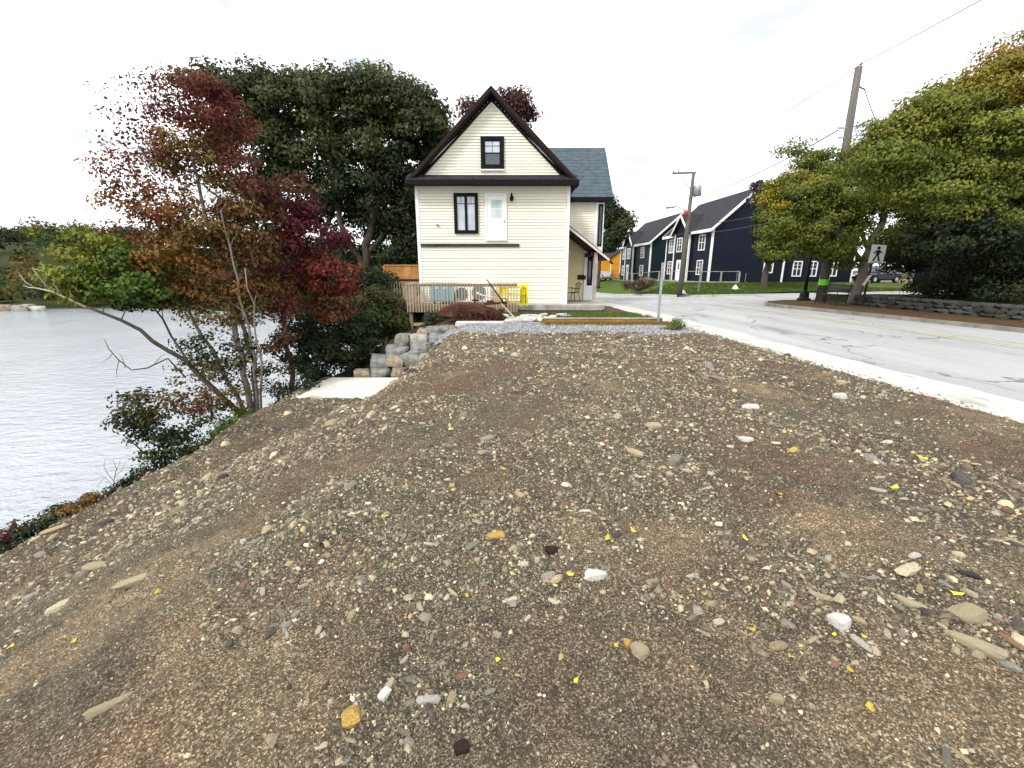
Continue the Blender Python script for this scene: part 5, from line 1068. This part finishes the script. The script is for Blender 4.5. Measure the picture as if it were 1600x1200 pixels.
bsh('mixed orange and green bush before the side deck', 600, 540, 15.6, [(592,472,15.8,30,26,.7,30,100,[(.11,.075,.018),(.06,.06,.016),(.045,.06,.015)],.36), (590,505,15.4,42,28,.7,36,100,GRN,.36), (614,500,16,16,22,.5,16,90,OLIV,.32), (565,530,15,36,26,.6,26,100,DGRN,.34), (560,480,16,30,26,.6,24,90,RUST,.34)], .11, 107, h=1.4)
bsh('dark green bush under the oaks behind the landing bush', 545, 500, 18.5, [(540,450,18.5,50,30,1,44,110,DGRN,.5), (480,460,18.5,50,30,1,40,110,DGRN,.5), (580,440,20,40,20,1,30,110,DGRN,.5)], .15, 108, h=1.6)
bsh('low orange-tipped bush hanging over the bank edge where the dirt ends', 120, 812, 5.3, [(128,788,5.3,20,9,.2,14,60,OLIV+ORNG,.12), (95,805,5.2,26,11,.22,18,60,[(.05,.07,.015),(.035,.05,.014)],.12), (60,825,5.0,24,12,.2,16,55,DGRN,.12), (20,850,4.8,26,12,.2,12,50,DGRN,.12)], .045, 109, h=.25)
bsh('small reddish twiggy bush by the water at the lot corner', 20, 840, 4.9, [(12,838,4.9,18,9,.15,8,40,RUST+CRIM,.1), (38,820,4.9,18,7,.15,5,18,RUST,.1)], .04, 110, h=.2)
bsh('small dark shrub on the dirt edge beside the bare pink twigs', 190, 780, 6.3, [(180,770,6.2,16,8,.2,10,45,DGRN,.12), (200,758,6.4,16,9,.2,10,45,DGRN,.12)], .05, 111, h=.2)
m = MB(); b = at(178, 775, 6.2)
for pts, r in (([(178,778),(178,750),(182,732),(176,718)], .012), ([(178,752),(168,740),(162,728),(164,718)], .008), ([(179,745),(190,735),(196,722)], .008), ([(178,760),(166,748),(150,738)], .006), ([(180,738),(186,728),(188,716)], .006), ([(165,745),(158,752),(152,762)], .005), ([(178,765),(190,752),(198,742)], .005)):
    m.tube([at(u, v, 6.2) for u, v in pts], [r*.6*(1-.5*j/(len(pts)-1)) for j in range(len(pts))], 5)
m.build('bare_shrub', simple('pinkish_twig', (.22, .12, .12), .8, .2, 5), None, True, 'bare pinkish twigs of a leafless shrub against the water', 'shrub', loc=b)
bsh('scrawny green weed by the bare sign post', 1058, 517, 12.0, [(1060,506,12,12,9,.2,14,30,[(.12,.17,.05),(.09,.14,.04),(.16,.18,.06)],.14), (1052,513,12,16,4,.2,8,24,[(.10,.14,.03),(.16,.13,.03)],.12)], .055, 120, h=.25, name='weed_plant')
bsh('flowering shrub with pale blooms on the lawn before the teal house', 1000, 452, 40, [(992,446,40,18,8,.9,30,60,[(.04,.05,.03),(.05,.06,.02),(.16,.07,.06)],.5), (1010,441,40,14,6,.8,18,50,[(.05,.06,.02),(.28,.2,.16)],.45)], .16, 121, h=.7)
bsh('dark weeds hanging under the deck beside the rusty machine', 690, 512, 15.6, [(680,498,15.8,18,9,.4,18,50,[(.03,.05,.018),(.09,.10,.05)],.24), (705,505,15.2,12,6,.3,10,45,DGRN,.2)], .09, 122, h=.4)
bsh('dark bush added to darken the gap beneath the side deck posts', 640, 520, 19.0, [(640,500,19.2,24,22,.6,34,100,DGRN,.4), (655,495,19.4,20,14,.4,16,90,DGRN,.35), (620,520,18.6,24,20,.6,24,90,DGRN,.4)], .13, 123, h=.8)  # added bush, closes off the bright lake view behind the deck posts
# grass tufts: timber edge and yard
def tufts(name, label, cat, pts, hgt, pal, seed, k=7):
    rs = np.random.RandomState(seed); V = []; C = []; n = 0
    P = np.repeat(np.array(pts, float), k, 0); n = len(P); P[:, :2] += rs.normal(size=(n, 2))*.05
    d = rs.normal(size=(n, 3)); d[:, 2] = 0; d /= np.linalg.norm(d, axis=1)[:, None]; h = hgt*rs.uniform(.5, 1.3, n)[:, None]
    side = np.c_[-d[:, 1], d[:, 0], np.zeros(n)]*.006*(1+h*6); up = np.array([0, 0, 1.])
    V = np.stack([P-side, P+side, P+d*h*.25+up*h*.7+side*.7, P+d*h*.6+up*h], 1).reshape(-1, 3)
    col = np.array([pal[j] for j in rs.randint(len(pal), size=n)])*rs.uniform(.7, 1.3, (n, 1))
    o = link(name, npmesh(name, V, np.arange(4*n).reshape(n, 4), M_LEAF, np.repeat(col, 4, 0))); tag(o, label, cat, None, 'stuff'); return o
rs = np.random.RandomState(5)
q = np.c_[rs.uniform(1.0, 5.0, 900), rs.normal(13.35, .16, 900), np.zeros(900)+.0]; q = q[q[:, 1] < 13.68]
tufts('moss_grass', 'short yellow and orange grass along the timber edging', 'grass', q, .06, [(.28, .20, .02), (.22, .13, .02), (.12, .14, .02)], 6)
q = np.c_[rs.uniform(2.0, 4.6, 1500), rs.uniform(14.0, 16.4, 1500), np.zeros(1500)]; tufts('yard_grass', 'rough green grass between the boardwalk and the timber edging', 'grass', q, .085, [(.10, .16, .02), (.07, .13, .018), (.14, .17, .03)], 7)
q = np.c_[rs.uniform(-1.5, 2.0, 260), rs.uniform(14.6, 16.4, 260), np.zeros(260)]; tufts('yard_grass', 'thin olive weeds among the pale rubble before the deck', 'grass', q, .10, [(.10, .11, .04), (.06, .07, .02), (.16, .14, .06)], 8)
yy = rs.uniform(32.6, 44, 5000); xx = xr(yy)+.3+rs.uniform(0, 1, 5000)**1.2*18; q = np.c_[xx, yy, ground(xx, yy)+.03]
tufts('lawn_grass', 'green grass of the lawn bank before the navy houses', 'grass', q, .10, [(.07, .12, .015), (.05, .09, .013), (.10, .13, .02)], 9, 9)
yy = rs.uniform(-1, 13, 2600); xx = -5.75-rs.uniform(0, 1, 2600)**1.3*3.0; q = np.c_[xx, yy, ground(xx, yy)-.1]
q = q[q[:, 0] < -6.0]
tufts('bank_grass', 'rank dark weeds covering the steep lake bank', 'grass', q, .20, [(.04, .06, .015), (.06, .07, .018), (.07, .045, .018)], 10, 10)
# far wood across the lake
rs = np.random.RandomState(31); NC = 1150
cx = rs.uniform(-330, 40, NC); cy = rs.uniform(97, 215, NC); d0 = 96+6*np.sin(cx*.05)+.10*np.clip(cx+60, 0, None); cy = np.maximum(cy, d0+2)
cz = hill_z(cx, cy); R_ = rs.uniform(1.9, 3.7, NC)*(1-.35*(cy < d0+10)); Ht = R_*rs.uniform(1.1, 1.7, NC)
pals = [GRN, DGRN, OAK, OLIV, RUST, CRIM, LIME, RED]; pw = np.array([.30, .26, .22, .11, .05, .015, .04, .01]); pi = rs.choice(8, NC, p=pw/pw.sum())
K = 115; dd = rs.normal(size=(NC, K, 3)); dd /= np.linalg.norm(dd, axis=2)[:, :, None]; dd[:, :, 2] = np.abs(dd[:, :, 2])*1.2-.35
lump = 1+.25*np.sin(dd[:, :, 0]*7+rs.uniform(0, 6, (NC, 1)))*np.cos(dd[:, :, 2]*6+rs.uniform(0, 6, (NC, 1)))
C = np.stack([cx, cy, cz+Ht*.75], 1)[:, None, :]+dd*np.stack([R_, R_, Ht*.8], 1)[:, None, :]*(lump*rs.uniform(.8, 1.03, (NC, K)))[:, :, None]
cols = np.array([np.array(pals[p])[rs.randint(3)]*rs.uniform(.8, 1.25) for p in pi])[:, None, :]*rs.uniform(.7, 1.3, (NC, K, 1))
V, F, Kc = leaves_np(C.reshape(-1, 3), dd.reshape(-1, 3), 1.0, cols.reshape(-1, 3), rs, .25)
tag(link('far_wood', npmesh('far_wood', V, F, M_LEAF, Kc)), 'autumn wood covering the hill across the lake', 'wood', None, 'stuff')
# pale shore rocks across the lake
for i, (u, w) in enumerate(((10, 3.0), (18, 2.6), (40, 2.8), (48, 2.6), (56, 3.6), (64, 3.0), (72, 2.4), (30, 2.2), (2, 2.8))):
    x = (u-800)/FPX/1.01*(97+2*(i % 3)); link('shore_rock', BOULDERS[i % 8], None, None, (x, 95.5+1.2*(i % 3), -6.7), (0, 0, i), (w, w*.8, 1.5+.4*(i % 2)))
    tag(COL.objects[-1], 'pale boulder on the far shore of the lake', 'rock', 'pale boulders on the far shore')
# ------------------------------------------------------------------ stones on the dirt lot
def dirt_ok(x, y): return (dirt_z(x, y)-dirt_base(x, y)) > -.045
def hit(u, v):                       # where a sight line of the photograph meets the dirt
    a, y, z = ray(u, v); t = np.arange(.6, 15, .01); t = t[int(np.argmax(EYE+z*t <= dirt_z(a*t, y*t)))]
    t = np.arange(t-.012, t+.002, .0005); t = t[int(np.argmax(EYE+z*t <= dirt_z(a*t, y*t)))]
    return float(a*t), float(y*t), float(EYE+z*t)
def scatter(name, label, X, Y, size, cols, rs, zf, flat=(.25, .6), sink=.32):
    n = len(X); Z = zf(X, Y); m = 4
    ang = np.linspace(0, 2*np.pi, m, endpoint=False)[None, :]+rs.uniform(-.35, .35, (n, m))
    L = size; W = size*rs.uniform(.45, .95, n); Hh = size*rs.uniform(flat[0], flat[1], n)
    r0 = rs.uniform(.8, 1.15, (n, m)); r1 = rs.uniform(.35, .8, (n, m))
    ca, sa = np.cos(ang), np.sin(ang)
    B = np.stack([ca*r0*L[:, None]*.5, sa*r0*W[:, None]*.5, np.repeat((-sink*Hh)[:, None], m, 1)], 2)
    T = np.stack([ca*r1*L[:, None]*.5, sa*r1*W[:, None]*.5, Hh[:, None]*(1-sink)*rs.uniform(.7, 1.15, (n, m))], 2)
    P = np.concatenate([B, T], 1); yaw = rs.uniform(0, 2*np.pi, n); tx, ty = rs.normal(0, .22, n), rs.normal(0, .22, n)
    P[:, :, 2] += P[:, :, 0]*tx[:, None]+P[:, :, 1]*ty[:, None]
    c, s = np.cos(yaw)[:, None], np.sin(yaw)[:, None]
    P = np.stack([P[:, :, 0]*c-P[:, :, 1]*s+X[:, None], P[:, :, 0]*s+P[:, :, 1]*c+Y[:, None], P[:, :, 2]+Z[:, None]], 2)
    me = bpy.data.meshes.new(name); me.vertices.add(n*8); me.vertices.foreach_set('co', P.astype(np.float32).ravel())
    q = np.array([[0,1,5,4],[1,2,6,5],[2,3,7,6],[3,0,4,7]]); pent = np.array([4,5,6,7]); base = np.arange(n)[:, None]*8
    li = np.concatenate([base+q.ravel()[None, :], base+pent[None, :]], 1); me.loops.add(n*20); me.loops.foreach_set('vertex_index', li.astype(np.int32).ravel())
    ls = (np.arange(n)[:, None]*20+np.array([0,4,8,12,16])[None, :]).ravel(); me.polygons.add(n*5); me.polygons.foreach_set('loop_start', ls.astype(np.int32))
    me.update(calc_edges=True); a = me.attributes.new('col', 'FLOAT_COLOR', 'POINT')
    a.data.foreach_set('color', np.c_[np.repeat(cols, 8, 0), np.ones(n*8)].astype(np.float32).ravel()); me.materials.append(M_PEBBLE)
    return tag(link(name, me), label, 'gravel', None, 'stuff')
rs = np.random.RandomState(77)
PC = np.array([(.185,.158,.105),(.25,.215,.145),(.125,.104,.070),(.36,.315,.22),(.46,.39,.25),(.055,.048,.042),(.14,.080,.054),(.52,.45,.30),(.38,.28,.13),(.23,.21,.175)]); PW = np.array([.27,.19,.20,.075,.045,.08,.08,.022,.022,.05]); PW = PW/PW.sum()
def pick(n): return PC[rs.choice(len(PC), n, p=PW)]*rs.uniform(.75, 1.3, (n, 1))
# pebbles thin out with distance from where the lot is walked
N = 185000; r = 1.0*np.exp(rs.uniform(0, 1, N)*math.log(13.5/1.0)); th = rs.uniform(-1.15, 1.15, N); X, Y = r*np.sin(th), r*np.cos(th)
dens = stony(X, Y); keep = (X > -6.1) & (X < xl(Y)) & (Y < 12.3) & dirt_ok(X, Y) & ((dens+rs.uniform(-.14, .14, N) > .50) | (rs.uniform(0, 1, N) < .42)); X, Y, dens = X[keep], Y[keep], dens[keep]; d = np.hypot(X, Y)
size = (.55+.45*sstep(.42, .54, dens))*(.0040+.0034*d)*np.exp(rs.normal(-.08, .58, len(X)))
scatter('pebbles', 'grey and buff pebbles and shale chips strewn over the dirt', X, Y, size, pick(len(X)), rs, dirt_z, (.15, .5))
N = 30000; X = rs.uniform(-6.1, 5.8, N); Y = rs.uniform(.6, 12.2, N)
dens = stony(X, Y); keep = (X < xl(Y)) & dirt_ok(X, Y) & (dens+rs.uniform(-.16, .16, N) > .53); X, Y = X[keep], Y[keep]
scatter('shale_chips', 'flat shale chips scattered across the dirt lot', X, Y, .028*np.exp(rs.normal(0, .45, len(X))), pick(len(X))*1.12, rs, dirt_z, (.12, .35))
N = 9000; X = rs.uniform(-2.0, 5.2, N); Y = rs.uniform(11.0, 13.6, N); keep = (X < xl(Y)-.02); X, Y = X[keep], Y[keep]
g = rs.uniform(.10, .42, len(X))[:, None]*np.array([1, 1, 1.05]); scatter('crushed_stone', 'grey crushed stone of the pull-in before the house', X, Y, .035*np.exp(rs.normal(0, .3, len(X))), g, rs, lambda a, b: _gz(a, b), (.4, .8))
N = 1500; Y = rs.uniform(2, 13, N); X = xl(Y)+np.abs(rs.normal(0, .11, N))+.0; scatter('spilled_grit', 'dirt grit and pebbles spilled onto the sidewalk edge', X, Y, (.004+.0028*np.hypot(X, Y))*np.exp(rs.normal(-.3, .5, N)), pick(N), rs, lambda a, b: rz(b)+.012, (.2, .5))
# single stones large enough to point at
STONES = [block_mesh('stone_mesh', 200+s, .55, .05, 2) for s in range(10)]
for b in STONES: b.materials.append(M_ROCK)
def special(label, u, v, size, mat, seed, rot=0, mesh_sub=3, group=None, name='stone'):
    x, y, z_ = hit(u, v); me = block_mesh('stone_mesh', seed, .5, .035, mesh_sub); me.materials.append(mat)
    o = link(name, me, None, None, (x, y, z_+size[2]*.12), (rnd.uniform(-.12, .12), rnd.uniform(-.12, .12), rot), size); tag(o, label, 'stone', group); return o
special('large white angular quartz stone lying among pebbles', 930, 900, (.125, .065, .05), M_WROCK, 301, .2)
special('fist-sized ochre yellow and purple stone near a small white stone', 549, 1122, (.062, .075, .05), M_YROCK, 302, .4)
special('small white stone above the ochre yellow stone', 601, 1086, (.045, .04, .035), M_WROCK, 303, 1)
special('chunky white stone beside fallen yellow leaves', 1311, 972, (.07, .075, .06), M_WROCK, 304, .3)
special('rounded buff stone with an orange side beside layered slabs', 1511, 962, (.13, .10, .07), M_CROCK, 305, .2)
special('long layered buff slab of stone pointing away', 1524, 1008, (.20, .075, .035), M_CROCK, 306, -.9)
special('long buff pointed shale slab on the dark slope', 180, 1100, (.17, .05, .03), M_CROCK, 307, .75)
special('blocky tan stone with an orange pebble touching it', 999, 1018, (.06, .07, .045), M_CROCK, 308, .5)
special('rusty orange pebble touching a blocky tan stone', 981, 1006, (.035, .035, .03), M_YROCK, 309, .1)
special('pale grey angular stone next to the large white quartz', 857, 902, (.07, .06, .04), M_ROCK, 310, .9)
special('round white stone near the sidewalk edge', 1313, 621, (.15, .13, .09), M_WROCK, 311, 0)
special('small pale stone nearest the sidewalk edge', 1315, 599, (.12, .1, .07), M_CROCK, 312, .5)
special('white flat stone lying in the reddish soil patch', 1172, 637, (.19, .11, .06), M_WROCK, 313, .1)
special('pale cream stone in the middle of the olive dirt', 1021, 666, (.15, .12, .06), M_CROCK, 314, .4)
special('small white flat stone left of the yellow leaf on red soil', 1165, 688, (.13, .07, .05), M_WROCK, 315, -.6)
special('ochre flat stone among white stones in a loose cluster', 775, 838, (.10, .06, .035), M_YROCK, 316, .2)
special('dark brown stone beside the loose cluster of pale stones', 864, 862, (.075, .06, .045), M_BROWNTRIM, 317, .3)
special('buff long slab lying at the left of the slope crest', 213, 908, (.22, .07, .035), M_CROCK, 318, .8)
special('tan blunt slab on the slope above the bank bush', 148, 887, (.14, .09, .05), M_CROCK, 319, .3)
special('black narrow stone in the shaded right side of the lot', 1515, 900, (.10, .04, .035), M_CHAIR, 320, -.6)
special('narrow buff flake near the right side slabs', 1425, 946, (.13, .055, .03), M_CROCK, 321, -.7)
special('thin yellowish flake on the dark soil by the chunky white stone', 1289, 935, (.13, .04, .02), M_CROCK, 322, -.5)
special('cream pebble shaped like an egg near the bottom right corner', 1212, 1093, (.05, .035, .03), M_CROCK, 323, -.4)
special('brown rounded pebble near the bottom edge of the lot', 722, 1170, (.05, .04, .03), M_BROWNTRIM, 324, .3)
# the other countable stones, shared meshes
pts = []
tries = 0
while len(pts) < 270 and tries < 9000:
    tries += 1; u, v = rnd.uniform(0, 1600), 560+640*rnd.random()**.8; a, yy_, zz_ = ray(u, v)
    if zz_ >= -.05: continue
    t = EYE/-zz_; x, y = a*t, yy_*t
    if x < -.8:
        for _ in range(8): t = (EYE-float(dirt_base(x, y)))/-zz_; x, y = a*t, yy_*t
    if not (-5.6 < x < float(xl(y))-.1 and .7 < y < 11): continue
    if float(stony(x, y)) < .46 or not bool(dirt_ok(x, y)): continue
    pts.append((x, y))
SK = [('olive grey', (.17, .155, .115)), ('cream', (.42, .37, .25)), ('mid grey', (.22, .205, .175)), ('dark slate', (.07, .065, .062)), ('reddish brown', (.20, .115, .08)), ('pale grey', (.38, .355, .30)), ('buff', (.33, .27, .165)), ('tan', (.26, .20, .13))]
SKM = [(c, simple(c.replace(' ', '_')+'_stone', k, .88, .45, 11, bump=.6, bscale=45, rndv=.2, spec=.2)) for c, k in SK]
for i, (x, y) in enumerate(pts):
    d = math.hypot(x, y); s = (.010+.0085*d)*math.exp(rnd.gauss(0, .33)); cn, cm = SKM[rnd.choices(range(8), (5, 4, 5, 3, 2, 4, 4, 3))[0]]
    ln = rnd.choice((1.3, 1.6, 2.4)); hh = rnd.uniform(.28, .75)
    o = link('stone', STONES[i % 10], None, None, (x, y, float(dirt_z(x, y))+s*.05), (rnd.uniform(-.25, .25), rnd.uniform(-.25, .25), rnd.uniform(0, 6.28)), (s*ln, s*rnd.uniform(.6, 1.0), s*hh))
    o.material_slots[0].link = 'OBJECT'; o.material_slots[0].material = cm
    shp = 'long flat' if ln > 2 and hh < .5 else 'long' if ln > 2 else 'flat' if hh < .42 else 'chunky'
    plc = 'on the bank sloping to the lake' if x < -1.2 else 'on the dirt toward the gravel pull-in' if y > 6.5 else 'on the dirt toward the sidewalk' if x > 2.2 else 'on the open middle of the dirt lot'
    lb = shp+' '+cn+' stone '+plc; tag(o, lb, 'stone', 'loose stones: '+lb)
# fallen yellow leaves
def leaf_mesh(seed):
    r_ = random.Random(seed); pts = []; k = 11
    for j in range(k):
        a = 2*math.pi*j/k; rr = (1.0 if j % 2 == 0 else .80)*r_.uniform(.8, 1.12); pts.append((math.cos(a)*rr*.5, math.sin(a)*rr*.36, .06*math.cos(2*a)+r_.uniform(-.03, .03)))
    me = bpy.data.meshes.new('leaf_mesh'); n_ = k
    V = [(0, 0, .03)]+pts+[(p[0], p[1], p[2]-.012) for p in [(0, 0, .03)]+pts]+[(-.5, 0, .02), (-.85, .06, .05), (-.85, .085, .05), (-.5, .03, .02)]
    me.from_pydata(V, [], [(0, 1+j, 1+(j+1) % n_) for j in range(n_)]+[(n_+1, n_+2+(j+1) % n_, n_+2+j) for j in range(n_)]+[(1+j, n_+2+j, n_+2+(j+1) % n_, 1+(j+1) % n_) for j in range(n_)]+[(2*n_+2, 2*n_+3, 2*n_+4, 2*n_+5)]); me.update(); me.materials.append(M_YLEAF); return me
LM = [leaf_mesh(k) for k in range(5)]
LP = [(600,809,.06),(891,898,.05),(1241,706,.12),(1217,772,.07),(1303,993,.025),(1350,996,.025),(1234,1027,.025),(1360,1107,.04),(1494,928,.06),(16,1012,.05),(116,1003,.03),(248,926,.06),(963,1010,.03),(900,1066,.03),(778,1032,.03),(1175,985,.035),(990,830,.06),(948,842,.06),(1165,842,.05),(1397,762,.07),(1440,716,.10),(1328,1048,.03),(122,840,.06),(730,932,.03),(1100,930,.03)]
for i, (u, v, s) in enumerate(LP):
    x, y, z_ = hit(u, v); link('fallen_leaf', LM[i % 5], None, None, (x, y, z_+.008), (rnd.uniform(-.35, .35), rnd.uniform(-.35, .35), rnd.uniform(0, 6.28)), (s*1.0, s*1.0, s*1.6))
    lb = 'fallen yellow leaf on the '+('bank sloping to the lake' if x < -1.0 else 'dirt toward the sidewalk' if x > 1.6 else 'open middle of the dirt lot'); tag(COL.objects[-1], lb, 'leaf', 'yellow leaves: '+lb)
